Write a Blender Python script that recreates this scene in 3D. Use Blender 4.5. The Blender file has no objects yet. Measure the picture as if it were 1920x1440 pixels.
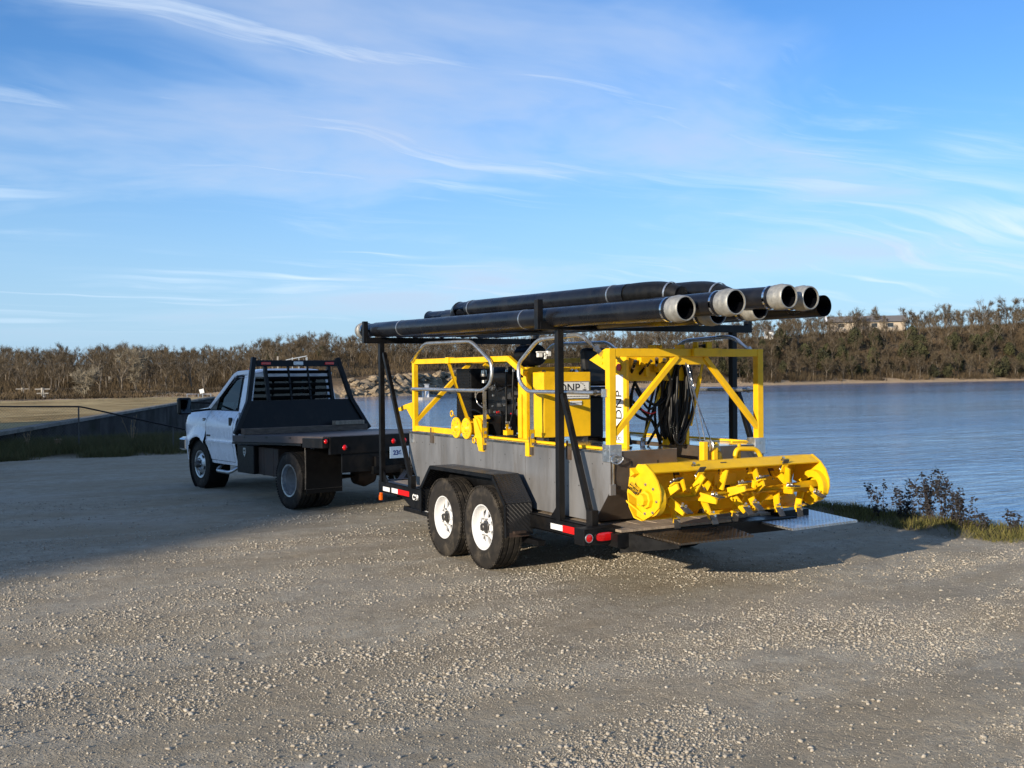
import bpy, bmesh, math, random
import numpy as np
from mathutils import Vector, Matrix, noise as mnoise
R = math.radians
rnd = random.Random(7)
rng = np.random.default_rng(11)
SC = bpy.context.scene
COL = SC.collection

# ------------------------------------------------------------------ camera
CAM = Vector((-5.8415, -7.2238, 1.8373)); YAW, PITCH, ROLL, FPX = R(29.4766), R(-0.5472), R(-0.511), 1996.04
fw = Vector((math.sin(YAW)*math.cos(PITCH), math.cos(YAW)*math.cos(PITCH), math.sin(PITCH)))
rt = Vector((math.cos(YAW), -math.sin(YAW), 0)); up = rt.cross(fw)
rt, up = rt*math.cos(ROLL)+up*math.sin(ROLL), up*math.cos(ROLL)-rt*math.sin(ROLL)
cd = bpy.data.cameras.new('camera'); cam = bpy.data.objects.new('camera', cd); COL.objects.link(cam)
m3 = Matrix((rt, up, -fw)).transposed()
cam.matrix_world = Matrix.Translation(CAM) @ m3.to_4x4()
cd.sensor_width = 36; cd.lens = 36*FPX/1920; cd.clip_end = 6000; cd.clip_start = .05
SC.camera = cam

# ------------------------------------------------------------------ sun, sky, exposure
EL, AZ = R(14.5), R(22)                      # height of the sun, heading of its light from +X towards +Y
sun_dir = Vector((math.cos(EL)*math.cos(AZ), math.cos(EL)*math.sin(AZ), -math.sin(EL)))
sl = bpy.data.lights.new('sun', 'SUN'); sl.energy = 5.0; sl.angle = R(.55); sl.color = (1, .875, .70)
so = bpy.data.objects.new('sun', sl); COL.objects.link(so)
so.rotation_euler = sun_dir.to_track_quat('-Z', 'Y').to_euler()
SC.view_settings.view_transform = 'Standard'; SC.view_settings.look = 'None'
SC.view_settings.gamma = 1; SC.view_settings.use_curve_mapping = False
SC.view_settings.exposure = 0.45

W = bpy.data.worlds.new('World'); SC.world = W; W.use_nodes = True
nt = W.node_tree; nt.nodes.clear()
def N(t, typ, **kw):
    n = t.nodes.new(typ)
    for k, v in kw.items(): setattr(n, k, v)
    return n
def L(t, a, b): t.links.new(a, b)
def mathn(t, op, a=None, b=None, c=None, clamp=False):
    n = N(t, 'ShaderNodeMath', operation=op, use_clamp=clamp)
    for i, x in enumerate((a, b, c)):
        if x is None: continue
        if isinstance(x, (int, float)): n.inputs[i].default_value = x
        else: L(t, x, n.inputs[i])
    return n.outputs[0]
def mapr(t, x, a, b, c, d, smooth=True):
    n = N(t, 'ShaderNodeMapRange'); n.interpolation_type = 'SMOOTHSTEP' if smooth else 'LINEAR'
    L(t, x, n.inputs[0])
    for i, v in enumerate((a, b, c, d)): n.inputs[i+1].default_value = v
    return n.outputs[0]
def noisen(t, vec, scale, detail=5, rough=.55, dist=0):
    n = N(t, 'ShaderNodeTexNoise'); L(t, vec, n.inputs['Vector'])
    n.inputs['Scale'].default_value = scale; n.inputs['Detail'].default_value = detail
    n.inputs['Roughness'].default_value = rough; n.inputs['Distortion'].default_value = dist
    return n.outputs[0]
def mixc(t, f, a, b, mode='MIX'):
    n = N(t, 'ShaderNodeMix', data_type='RGBA', blend_type=mode)
    for s, x in ((n.inputs[0], f), (n.inputs[6], a), (n.inputs[7], b)):
        if isinstance(x, (int, float)): s.default_value = x
        elif isinstance(x, tuple): s.default_value = (*x, 1) if len(x) == 3 else x
        else: L(t, x, s)
    return n.outputs[2]
def mapping(t, vec, rot=(0,0,0), scale=(1,1,1), loc=(0,0,0)):
    n = N(t, 'ShaderNodeMapping'); L(t, vec, n.inputs[0])
    n.inputs[1].default_value = loc; n.inputs[2].default_value = rot; n.inputs[3].default_value = scale
    return n.outputs[0]

sky = N(nt, 'ShaderNodeTexSky', sky_type='NISHITA', sun_disc=False)
sky.sun_elevation = EL; sky.sun_rotation = math.atan2(-sun_dir.x, -sun_dir.y)
sky.air_density = 1.0; sky.dust_density = 0.25; sky.ozone_density = 2.0
SKY = 0.094
hs = N(nt, 'ShaderNodeHueSaturation'); hs.inputs['Saturation'].default_value = 1.12; L(nt, sky.outputs[0], hs.inputs['Color'])
tc = N(nt, 'ShaderNodeTexCoord'); sep = N(nt, 'ShaderNodeSeparateXYZ'); L(nt, tc.outputs['Generated'], sep.inputs[0])
zz = mathn(nt, 'MAXIMUM', sep.outputs[2], 0.0); zd = mathn(nt, 'ADD', zz, 0.09)
cx = mathn(nt, 'DIVIDE', sep.outputs[0], zd); cy = mathn(nt, 'DIVIDE', sep.outputs[1], zd)
cmb = N(nt, 'ShaderNodeCombineXYZ'); L(nt, cx, cmb.inputs[0]); L(nt, cy, cmb.inputs[1])
pl = cmb.outputs[0]
# cirrus: a broad milky veil, fibres running away from the viewer, and thin long bars
wrp = N(nt, 'ShaderNodeTexNoise'); L(nt, pl, wrp.inputs['Vector']); wrp.inputs['Scale'].default_value = .55; wrp.inputs['Detail'].default_value = 3
wv_ = N(nt, 'ShaderNodeVectorMath', operation='MULTIPLY_ADD'); L(nt, wrp.outputs['Color'], wv_.inputs[0]); wv_.inputs[1].default_value = (1.1, 1.1, 0); L(nt, pl, wv_.inputs[2])
pw_ = wv_.outputs[0]
brd = noisen(nt, mapping(nt, pw_, (0, 0, R(20)), (.50, .62, 1), (9.3, 3.1, 0)), 1.0, 6, .56, .2)
st1 = noisen(nt, mapping(nt, pw_, (0, 0, R(52)), (.50, 2.6, 1), (5.1, 1.7, 0)), 1.0, 9, .62, .5)
st2 = noisen(nt, mapping(nt, pw_, (0, 0, R(-27)), (.30, 3.0, 1), (1.0, 4.2, 0)), 1.0, 8, .55, .2)
sel = noisen(nt, mapping(nt, pl, (0, 0, 0), (.7, .7, 1), (4, 9, 0)), .8, 2, .5)
veil = mapr(nt, brd, .46, .70, 0, .66)
m1 = mathn(nt, 'MULTIPLY', mapr(nt, st1, .48, .72, 0, 1), mapr(nt, brd, .38, .60, .05, .9))
m2 = mathn(nt, 'MULTIPLY', mapr(nt, st2, .50, .68, 0, .95), mapr(nt, sel, .45, .60, .0, 1))
cl = mathn(nt, 'MULTIPLY', mathn(nt, 'MAXIMUM', mathn(nt, 'MAXIMUM', m1, m2), veil), mapr(nt, sep.outputs[2], .015, .09, 0, 1))
low = mapr(nt, sep.outputs[2], -.02, .26, .85, 0)          # the thickening of the air at the horizon
tint = mixc(nt, 1.0, hs.outputs[0], (.73, 1.04, 1.46), 'MULTIPLY')
skyc = N(nt, 'ShaderNodeVectorMath', operation='SCALE'); L(nt, tint, skyc.inputs[0]); skyc.inputs[3].default_value = SKY
hazed = mixc(nt, low, skyc.outputs[0], (.325, .485, .68))
cloudc = mixc(nt, mapr(nt, brd, .46, .70, 0, 1), (.57, .70, .83), (.47, .54, .68))
allc = mixc(nt, mathn(nt, 'MULTIPLY', cl, .9), hazed, cloudc)
bg = N(nt, 'ShaderNodeBackground'); L(nt, allc, bg.inputs[0]); bg.inputs[1].default_value = 1.0
wo = N(nt, 'ShaderNodeOutputWorld'); L(nt, bg.outputs[0], wo.inputs[0])

# ------------------------------------------------------------------ materials
def mat(name, col, rough=.5, metal=0, var=.0, vscale=8, bump=0, bscale=60, dirt=None, dscale=3, damt=.5, coat=0, spec=.5, trans=0, stretch=(1,1,1)):
    m = bpy.data.materials.new(name); m.use_nodes = True; t = m.node_tree
    b = t.nodes['Principled BSDF']
    b.inputs['Base Color'].default_value = (*col, 1); b.inputs['Roughness'].default_value = rough
    b.inputs['Metallic'].default_value = metal; b.inputs['Coat Weight'].default_value = coat
    b.inputs['Specular IOR Level'].default_value = spec; b.inputs['Transmission Weight'].default_value = trans
    g = N(t, 'ShaderNodeNewGeometry'); pos = mapping(t, g.outputs['Position'], (0,0,0), stretch)
    c = None
    if var:
        n1 = noisen(t, pos, vscale, 6, .62)
        c = mixc(t, mapr(t, n1, .3, .7, 0, 1), tuple(x*(1-var) for x in col), tuple(min(1, x*(1+var)) for x in col))
        r = mapr(t, n1, .3, .7, max(.02, rough-.08), min(1, rough+.1)); L(t, r, b.inputs['Roughness'])
    if dirt:
        n2 = noisen(t, pos, dscale, 8, .68, .4)
        c = mixc(t, mapr(t, n2, .48, .72, 0, damt), c if c else col, dirt)
    if c: L(t, c, b.inputs['Base Color'])
    if bump:
        bn = N(t, 'ShaderNodeBump'); bn.inputs['Strength'].default_value = bump; bn.inputs['Distance'].default_value = .02
        L(t, noisen(t, pos, bscale, 4, .6), bn.inputs['Height']); L(t, bn.outputs[0], b.inputs['Normal'])
    return m
M = {}
M['yellow'] = mat('yellow_paint', (.80, .47, .006), .42, 0, .07, 6, .04, 120, (.50, .27, .01), 5, .45, spec=.35)
M['white'] = mat('white_truck_paint', (.80, .81, .84), .26, 0, .02, 3, 0, 1, (.62, .60, .56), 2.2, .25, coat=.4)
M['rimwhite'] = mat('white_rim_paint', (.64, .64, .635), .35, 0, .03, 9)
M['black'] = mat('black_steel_paint', (.0045, .0045, .005), .40, 0, .3, 9, .06, 80, (.022, .018, .014), 4, .5, spec=.25)
M['blackp'] = mat('black_plastic', (.005, .005, .0055), .38, 0, .2, 12, spec=.25)
M['rubber'] = mat('tyre_rubber', (.019, .0165, .014), .8, 0, .25, 14, .1, 90, (.10, .082, .060), 6, .65, spec=.25)
M['pipe'] = mat('black_poly_pipe', (.007, .0075, .010), .30, 0, .25, 5, .03, 40, (.035, .033, .03), 3.5, .35, spec=.4)
M['hose'] = mat('black_hose', (.006, .006, .006), .42, 0, .2, 20, spec=.3)
M['galv'] = mat('galvanised_steel', (.55, .57, .58), .36, .9, .14, 18, .03, 70, (.34, .33, .31), 6, .5)
M['alu'] = mat('aluminium_coupling', (.37, .365, .335), .5, .6, .15, 22, .05, 60, (.24, .22, .19), 9, .6)
M['rail'] = mat('galvanised_rail', (.56, .58, .60), .30, .85, .1, 14)
M['hull'] = mat('bare_steel_hull', (.275, .27, .268), .42, .6, .18, 3.2, .05, 30, (.17, .14, .11), 2.6, .75, stretch=(1, 1, .22))
M['hulldark'] = mat('rusty_steel_hull', (.15, .122, .098), .42, .6, .2, 4, .04, 30, (.16, .09, .05), 3, .6)
M['deckst'] = mat('polished_deck_steel', (.62, .63, .64), .16, .95, .08, 6, .015, 12, (.40, .36, .30), 3, .4)
M['chrome'] = mat('chrome', (.8, .8, .8), .12, 1)
M['bolt'] = mat('zinc_bolt', (.62, .60, .56), .3, .9)
M['dkmetal'] = mat('worn_dark_steel', (.10, .095, .09), .45, .7, .25, 20, .1, 60)
M['engine'] = mat('engine_black', (.006, .006, .0065), .34, .1, .5, 16, .1, 60, spec=.3)
M['wood'] = mat('weathered_planks', (.30, .235, .17), .8, 0, .25, 4, .3, 30, (.16, .125, .095), 5, .6, stretch=(6, 1, 1))
M['woodl'] = mat('weathered_lumber', (.13, .095, .07), .85, 0, .3, 6, .3, 40, stretch=(1, 5, 5))
M['bed'] = mat('truck_bed_steel', (.060, .052, .054), .58, .15, .25, 3, .06, 40, (.10, .06, .045), 3.5, .6)
M['rust'] = mat('rusty_brown', (.045, .028, .020), .7, .1, .4, 6, .1, 30)
M['dishgrey'] = mat('shade_grey_dish', (.24, .235, .23), .6, .2, .2, 12)  # darker grey paints in the shading of the hollow wheel disc
M['glass'] = None
M['red'] = mat('red_lens', (.55, .004, .006), .15, 0, .15, 40, coat=.5)
M['redtape'] = mat('red_tape', (.60, .008, .008), .3)
M['whitetape'] = mat('white_tape', (.72, .72, .70), .3)
M['amber'] = mat('amber_lens', (.75, .12, .006), .2)
M['sticker'] = mat('white_sticker', (.74, .74, .72), .4)
M['bluest'] = mat('blue_sticker', (.05, .12, .50), .4)
M['ink'] = mat('black_ink', (.012, .012, .012), .5)
M['plate'] = mat('number_plate', (.38, .52, .70), .4)
M['plateink'] = mat('plate_ink', (.02, .03, .16), .4)
M['seat'] = mat('black_vinyl', (.012, .012, .012), .42, 0, .2, 8, .05, 40)
M['concrete'] = mat('concrete', (.36, .34, .31), .85, 0, .15, 3, .1, 20)
M['wallc'] = mat('shade_dark_concrete', (.052, .048, .043), 1, 0, .45, .8, .3, 6, (.020, .023, .013), .5, .85, spec=.05)  # shade of the wall face put into the concrete as a darker colour
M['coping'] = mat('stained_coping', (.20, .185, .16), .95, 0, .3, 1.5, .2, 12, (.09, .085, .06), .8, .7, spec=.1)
M['rock'] = mat('limestone_rock', (.235, .18, .115), .9, 0, .4, .7, .4, 2, (.14, .105, .07), .9, .8)
M['bark'] = mat('pale_bark', (.165, .135, .10), .9, 0, .35, .9)
M['post'] = mat('weathered_post', (.36, .33, .28), .85, 0, .2, 2)
M['twig'] = mat('bare_twigs', (.088, .068, .043), .95, 0, .5, .10, spec=.05)
M['twigp'] = mat('pale_twigs', (.24, .205, .145), .9, 0, .3, .5)
M['brush'] = mat('dry_brush', (.090, .066, .039), 1, 0, .55, .09, spec=.05)
M['cedar'] = mat('cedar_green', (.046, .046, .017), .9, 0, .55, .25)
M['weedleaf'] = mat('dry_leaf', (.017, .0145, .0145), .8, 0, .5, 6)
M['weedstem'] = mat('dry_stem', (.04, .028, .022), .8)
M['stalk'] = mat('dry_stalk', (.25, .17, .09), .9)
M['roof'] = mat('grey_roof', (.14, .13, .125), .9)
M['tanwall'] = mat('tan_siding', (.42, .35, .27), .9)
M['darkwin'] = mat('dark_window', (.03, .035, .04), .1)
M['mirror'] = mat('mirror_glass', (.06, .08, .09), .05, 1)

def glassmat():
    m = bpy.data.materials.new('tinted_glass'); m.use_nodes = True; t = m.node_tree; t.nodes.clear()
    tr = N(t, 'ShaderNodeBsdfTransparent'); tr.inputs[0].default_value = (.22, .29, .28, 1)
    gl = N(t, 'ShaderNodeBsdfGlossy'); gl.inputs['Roughness'].default_value = .02
    fr = N(t, 'ShaderNodeFresnel'); fr.inputs[0].default_value = 1.5
    mx = N(t, 'ShaderNodeMixShader'); L(t, fr.outputs[0], mx.inputs[0]); L(t, tr.outputs[0], mx.inputs[1]); L(t, gl.outputs[0], mx.inputs[2])
    o = N(t, 'ShaderNodeOutputMaterial'); L(t, mx.outputs[0], o.inputs[0]); return m
M['glass'] = glassmat()

def treadmat(name, col, metal):
    m = mat(name, col, .33, metal, .2, 5, 0, 1, (.07, .055, .04), 4, .4); t = m.node_tree; b = t.nodes['Principled BSDF']
    g = N(t, 'ShaderNodeNewGeometry'); w = N(t, 'ShaderNodeTexWave', wave_type='BANDS', bands_direction='DIAGONAL')
    L(t, mapping(t, g.outputs['Position'], (0,0,0), (1,1,1)), w.inputs[0]); w.inputs['Scale'].default_value = 15
    w2 = N(t, 'ShaderNodeTexWave', wave_type='BANDS', bands_direction='DIAGONAL')
    L(t, mapping(t, g.outputs['Position'], (0,0,R(90)), (1,1,1)), w2.inputs[0]); w2.inputs['Scale'].default_value = 15
    h = mathn(t, 'MULTIPLY', w.outputs['Fac'], w2.outputs['Fac'])
    bn = N(t, 'ShaderNodeBump'); bn.inputs['Strength'].default_value = .8; bn.inputs['Distance'].default_value = .006
    L(t, h, bn.inputs['Height']); L(t, bn.outputs[0], b.inputs['Normal']); return m
M['tread'] = treadmat('bright_tread_plate', (.52, .53, .54), .9)
M['treadb'] = treadmat('worn_tread_plate', (.13, .10, .072), .7)
M['treadk'] = treadmat('black_tread_plate', (.014, .015, .017), .1)

def groundmat():
    m = bpy.data.materials.new('gravel_ground'); m.use_nodes = True; t = m.node_tree; b = t.nodes['Principled BSDF']
    b.inputs['Roughness'].default_value = .95; b.inputs['Specular IOR Level'].default_value = .2
    g = N(t, 'ShaderNodeNewGeometry'); p = g.outputs['Position']
    ps = mapping(t, p, (0, 0, R(-22)), (.35, 1.3, 1))
    patch = noisen(t, ps, .9, 5, .6, .5); fine = noisen(t, p, 34, 6, .7); mid = noisen(t, p, 5, 5, .65)
    c = mixc(t, mapr(t, patch, .36, .66, 0, 1), (.33, .275, .19), (.475, .425, .33))
    c = mixc(t, mapr(t, mid, .35, .7, 0, .55), c, (.235, .188, .122))
    c = mixc(t, mapr(t, noisen(t, p, .35, 3, .5), .5, .75, 0, .5), c, (.46, .43, .365))
    v = N(t, 'ShaderNodeTexVoronoi'); L(t, p, v.inputs['Vector']); v.inputs['Scale'].default_value = 62; v.inputs['Randomness'].default_value = 1
    stone = mapr(t, v.outputs['Distance'], .18, .42, 1, 0)
    sel = mathn(t, 'MULTIPLY', stone, mapr(t, patch, .40, .62, .12, .95))
    sc = N(t, 'ShaderNodeSeparateColor'); L(t, v.outputs['Color'], sc.inputs[0])
    stc = mixc(t, sc.outputs[0], (.30, .26, .195), (.52, .475, .39))
    c = mixc(t, mathn(t, 'MULTIPLY', sel, .75), c, stc)
    c = mixc(t, mapr(t, fine, .3, .7, 0, .35), c, (.18, .155, .12))
    gmask = N(t, 'ShaderNodeAttribute', attribute_name='soil')
    c = mixc(t, gmask.outputs['Fac'], c, mixc(t, mid, (.045, .040, .020), (.11, .085, .045)))
    L(t, c, b.inputs['Base Color'])
    h = mathn(t, 'ADD', mathn(t, 'MULTIPLY', sel, .8), mathn(t, 'MULTIPLY', fine, .55))
    h = mathn(t, 'ADD', h, mathn(t, 'MULTIPLY', noisen(t, p, 11, 4, .6), .9))
    bn = N(t, 'ShaderNodeBump'); bn.inputs['Strength'].default_value = 1.0; bn.inputs['Distance'].default_value = .02
    L(t, h, bn.inputs['Height']); L(t, bn.outputs[0], b.inputs['Normal']); return m
M['gravel'] = groundmat()

def stonemat():
    m = bpy.data.materials.new('gravel_stone'); m.use_nodes = True; t = m.node_tree; b = t.nodes['Principled BSDF']
    b.inputs['Roughness'].default_value = .92
    a = N(t, 'ShaderNodeAttribute', attribute_name='tone')
    g = N(t, 'ShaderNodeNewGeometry')
    c = mixc(t, a.outputs['Fac'], (.245, .205, .15), (.49, .445, .365))
    c = mixc(t, mapr(t, noisen(t, g.outputs['Position'], 60, 4), .35, .7, 0, .4), c, (.22, .185, .14))
    L(t, c, b.inputs['Base Color']); return m
M['stone'] = stonemat()

def attrmat(name, c0, c1, rough=.9, transl=.0):
    m = bpy.data.materials.new(name); m.use_nodes = True; t = m.node_tree; b = t.nodes['Principled BSDF']
    b.inputs['Roughness'].default_value = rough; b.inputs['Specular IOR Level'].default_value = .2
    a = N(t, 'ShaderNodeAttribute', attribute_name='tone')
    L(t, mixc(t, a.outputs['Fac'], c0, c1), b.inputs['Base Color']); return m
M['grass'] = attrmat('bank_grass', (.045, .055, .016), (.20, .17, .055))
M['grassd'] = attrmat('verge_grass', (.045, .060, .020), (.17, .13, .055))

def fieldmat():
    m = bpy.data.materials.new('dry_field'); m.use_nodes = True; t = m.node_tree; b = t.nodes['Principled BSDF']
    b.inputs['Roughness'].default_value = 1; b.inputs['Specular IOR Level'].default_value = .1
    g = N(t, 'ShaderNodeNewGeometry'); p = g.outputs['Position']
    c = mixc(t, mapr(t, noisen(t, p, .25, 6, .65), .32, .68, 0, 1), (.26, .185, .085), (.50, .385, .20))
    c = mixc(t, mapr(t, noisen(t, p, 1.6, 6, .7), .45, .75, 0, .6), c, (.10, .085, .035)); L(t, c, b.inputs['Base Color'])
    bn = N(t, 'ShaderNodeBump'); bn.inputs['Strength'].default_value = .8; bn.inputs['Distance'].default_value = .3
    L(t, noisen(t, p, 3, 6, .7), bn.inputs['Height']); L(t, bn.outputs[0], b.inputs['Normal']); return m
M['field'] = fieldmat()
def hillmat():
    m = bpy.data.materials.new('leaf_litter_hill'); m.use_nodes = True; t = m.node_tree; b = t.nodes['Principled BSDF']
    b.inputs['Roughness'].default_value = 1; b.inputs['Specular IOR Level'].default_value = .1
    g = N(t, 'ShaderNodeNewGeometry'); p = g.outputs['Position']
    c = mixc(t, mapr(t, noisen(t, p, .12, 6, .65), .35, .65, 0, 1), (.115, .075, .042), (.185, .13, .075))
    s = N(t, 'ShaderNodeSeparateXYZ'); L(t, p, s.inputs[0])
    z = mathn(t, 'ADD', s.outputs[2], mathn(t, 'MULTIPLY', noisen(t, p, .15, 4), 1.6))
    c = mixc(t, mapr(t, z, .2, 1.6, 1, 0), c, (.44, .32, .20)); L(t, c, b.inputs['Base Color'])
    bn = N(t, 'ShaderNodeBump'); bn.inputs['Strength'].default_value = 1; bn.inputs['Distance'].default_value = .8
    L(t, noisen(t, p, .8, 6, .7), bn.inputs['Height']); L(t, bn.outputs[0], b.inputs['Normal']); return m
M['hill'] = hillmat()
def watermat():
    m = bpy.data.materials.new('lake_water'); m.use_nodes = True; t = m.node_tree; b = t.nodes['Principled BSDF']
    b.inputs['Base Color'].default_value = (.045, .13, .28, 1); b.inputs['Roughness'].default_value = .10; b.inputs['IOR'].default_value = 1.33
    g = N(t, 'ShaderNodeNewGeometry'); p = g.outputs['Position']
    a = noisen(t, mapping(t, p, (0, 0, R(-30)), (.5, 1.6, 1)), 1.3, 5, .62, .4)
    c = noisen(t, mapping(t, p, (0, 0, R(-20)), (.25, .8, 1)), .35, 4, .6, .2)
    h = mathn(t, 'ADD', mathn(t, 'MULTIPLY', a, .35), mathn(t, 'MULTIPLY', c, .8)); h = mathn(t, 'MULTIPLY', h, mapr(t, noisen(t, mapping(t, p, (0, 0, R(-25)), (.4, 1.5, 1)), .02, 4, .6), .35, .65, .45, 1.25))
    bn = N(t, 'ShaderNodeBump'); bn.inputs['Strength'].default_value = .68; bn.inputs['Distance'].default_value = .28
    L(t, h, bn.inputs['Height']); L(t, bn.outputs[0], b.inputs['Normal']); return m
M['water'] = watermat()

# ------------------------------------------------------------------ mesh helpers
def frame_of(d):
    d = Vector(d).normalized(); a = Vector((0,0,1)) if abs(d.z) < .95 else Vector((0,1,0))
    s = d.cross(a).normalized(); return d, s, s.cross(d).normalized()
class MB:
    def __init__(s): s.v = []; s.f = []
    def add(s, vs, fs):
        o = len(s.v); s.v += [tuple(x) for x in vs]; s.f += [tuple(i+o for i in f) for f in fs]; return s
    def hexa(s, p):   # 8 points: bottom ring 0-3, top ring 4-7
        return s.add(p, [(3,2,1,0),(4,5,6,7),(0,1,5,4),(1,2,6,5),(2,3,7,6),(3,0,4,7)])
    def box(s, x0, x1, y0, y1, z0, z1):
        x0, x1 = min(x0,x1), max(x0,x1); y0, y1 = min(y0,y1), max(y0,y1); z0, z1 = min(z0,z1), max(z0,z1)
        return s.hexa([(x0,y0,z0),(x1,y0,z0),(x1,y1,z0),(x0,y1,z0),(x0,y0,z1),(x1,y0,z1),(x1,y1,z1),(x0,y1,z1)])
    def cbox(s, c, sz, rot=None):
        h = [x/2 for x in sz]; P = []
        for z in (-1, 1):
            for x, y in ((-1,-1),(1,-1),(1,1),(-1,1)):
                v = Vector((x*h[0], y*h[1], z*h[2])); v = rot @ v if rot else v; P.append(tuple(v+Vector(c)))
        return s.hexa(P)
    def beam(s, p, q, w, h=None, upv=None):
        h = h or w; p, q = Vector(p), Vector(q); d, a, b = frame_of(q-p)
        if upv is not None:
            a = d.cross(Vector(upv)).normalized(); b = a.cross(d).normalized()
        P = []
        for e in (p, q):
            for i, j in ((-1,-1),(1,-1),(1,1),(-1,1)): P.append(tuple(e + a*i*w/2 + b*j*h/2))
        return s.hexa(P)
    def tube(s, pts, r, n=8, closed=False, caps=True):
        pts = [Vector(p) for p in pts]; k = len(pts); rr = r if isinstance(r, (list, tuple)) else [r]*k
        V = []; prev = None
        for i, p in enumerate(pts):
            if closed: d = pts[(i+1) % k]-pts[i-1]
            else: d = pts[min(i+1, k-1)]-pts[max(i-1, 0)]
            d.normalize()
            if prev is None: _, a, b = frame_of(d)
            else:
                a = prev - d*prev.dot(d)
                if a.length < 1e-5: _, a, b = frame_of(d)
                a.normalize(); b = d.cross(a)
            prev = a
            for j in range(n):
                t = 2*math.pi*j/n; V.append(tuple(p + (a*math.cos(t)+b*math.sin(t))*rr[i]))
        F = []
        for i in range(k if closed else k-1):
            i2 = (i+1) % k
            for j in range(n): F.append((i*n+j, i*n+(j+1) % n, i2*n+(j+1) % n, i2*n+j))
        if caps and not closed: F.append(tuple(range(n-1, -1, -1))); F.append(tuple((k-1)*n+j for j in range(n)))
        return s.add(V, F)
    def cyl(s, p, q, r, n=16, r2=None):
        return s.tube([p, q], [r, r if r2 is None else r2], n)
    def lathe(s, prof, o, ax, n=32):   # prof: (distance along axis, radius)
        d, a, b = frame_of(ax); o = Vector(o); V = []; F = []; k = len(prof)
        for i, (t, r) in enumerate(prof):
            for j in range(n):
                th = 2*math.pi*j/n; V.append(tuple(o + d*t + (a*math.cos(th)+b*math.sin(th))*r))
        for i in range(k-1):
            for j in range(n): F.append((i*n+j, i*n+(j+1) % n, (i+1)*n+(j+1) % n, (i+1)*n+j))
        return s.add(V, F)
    def prism(s, poly, a0, a1, ax='x'):   # polygon in the two other axes (in order), extruded from a0 to a1 along ax
        def P(u, v, t): return {'x': (t,u,v), 'y': (u,t,v), 'z': (u,v,t)}[ax]
        k = len(poly); V = [P(u, v, a0) for u, v in poly]+[P(u, v, a1) for u, v in poly]
        F = [tuple(range(k)), tuple(range(2*k-1, k-1, -1))]+[(i, i+k, (i+1) % k+k, (i+1) % k) for i in range(k)]
        return s.add(V, F)
    def build(s, name, m, parent=None, off=(0,0,0), smooth=None, bevel=0, label=None, kind=None):
        me = bpy.data.meshes.new(name); o3 = Vector(off)
        me.from_pydata([tuple(Vector(v)-o3) for v in s.v], [], s.f)
        bm = bmesh.new(); bm.from_mesh(me); bmesh.ops.recalc_face_normals(bm, faces=bm.faces); bm.to_mesh(me); bm.free()
        if smooth is not None:
            me.shade_smooth(); me.set_sharp_from_angle(angle=R(smooth))
        me.materials.append(M[m] if isinstance(m, str) else m)
        return link(name, me, parent, bevel, label, kind)
def link(name, me, parent=None, bevel=0, label=None, kind=None):
    o = bpy.data.objects.new(name, me); COL.objects.link(o)
    if parent is not None: o.parent = parent
    if bevel:
        b = o.modifiers.new('bevel', 'BEVEL'); b.width = bevel; b.segments = 2; b.limit_method = 'ANGLE'; b.harden_normals = False
    if label: o['label'] = label
    if kind: o['kind'] = kind
    return o
def tag(o, label, cat, group=None):
    o['label'] = label; o['category'] = cat
    if group: o['group'] = group
    return o
def thing(name, label, cat, loc=(0,0,0), rz=0, group=None):
    o = bpy.data.objects.new(name, None); COL.objects.link(o); o.location = loc; o.rotation_euler = (0,0,rz); o.empty_display_size = .2
    return tag(o, label, cat, group)
def structure(name, me): return link(name, me, kind='structure')
def copy_part(o, parent):
    c = o.copy(); COL.objects.link(c); c.parent = parent; return c
def bez(pts, n=24):   # smooth path through points (Catmull-Rom)
    P = [Vector(p) for p in pts]; P = [P[0]*2-P[1]]+P+[P[-1]*2-P[-2]]; out = []
    for i in range(1, len(P)-2):
        for k in range(n):
            t = k/n; a, b, c, d = P[i-1:i+3]
            out.append(.5*((2*b)+(c-a)*t+(2*a-5*b+4*c-d)*t*t+(3*b-a-3*c+d)*t**3))
    return out+[P[-2]]
def bend(pts, r, n=6):   # polyline with rounded corners
    P = [Vector(p) for p in pts]; out = [P[0]]
    for i in range(1, len(P)-1):
        a, b, c = P[i-1], P[i], P[i+1]; d1 = (a-b); d2 = (c-b); q = min(r, d1.length*.45, d2.length*.45)
        s, e = b+d1.normalized()*q, b+d2.normalized()*q
        for k in range(n+1):
            t = k/n; out.append(s*(1-t)**2+b*2*t*(1-t)+e*t*t)
    return out+[P[-1]]
def text(name, body, size, m, parent, loc, xdir, ydir, depth=.0008, align='CENTER', bold=0):
    c = bpy.data.curves.new(name, 'FONT'); c.body = body; c.size = size; c.align_x = align; c.align_y = 'CENTER'; c.extrude = depth; c.offset = bold
    tmp = bpy.data.objects.new('tmp', c); me = bpy.data.meshes.new_from_object(tmp); bpy.data.objects.remove(tmp); bpy.data.curves.remove(c)
    me.name = name; me.materials.clear(); me.materials.append(M[m]); o = bpy.data.objects.new(name, me); COL.objects.link(o); o.parent = parent
    x = Vector(xdir).normalized(); y = Vector(ydir).normalized(); z = x.cross(y)
    o.matrix_local = Matrix.Translation(loc) @ Matrix((x, y, z)).transposed().to_4x4(); return o
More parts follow.
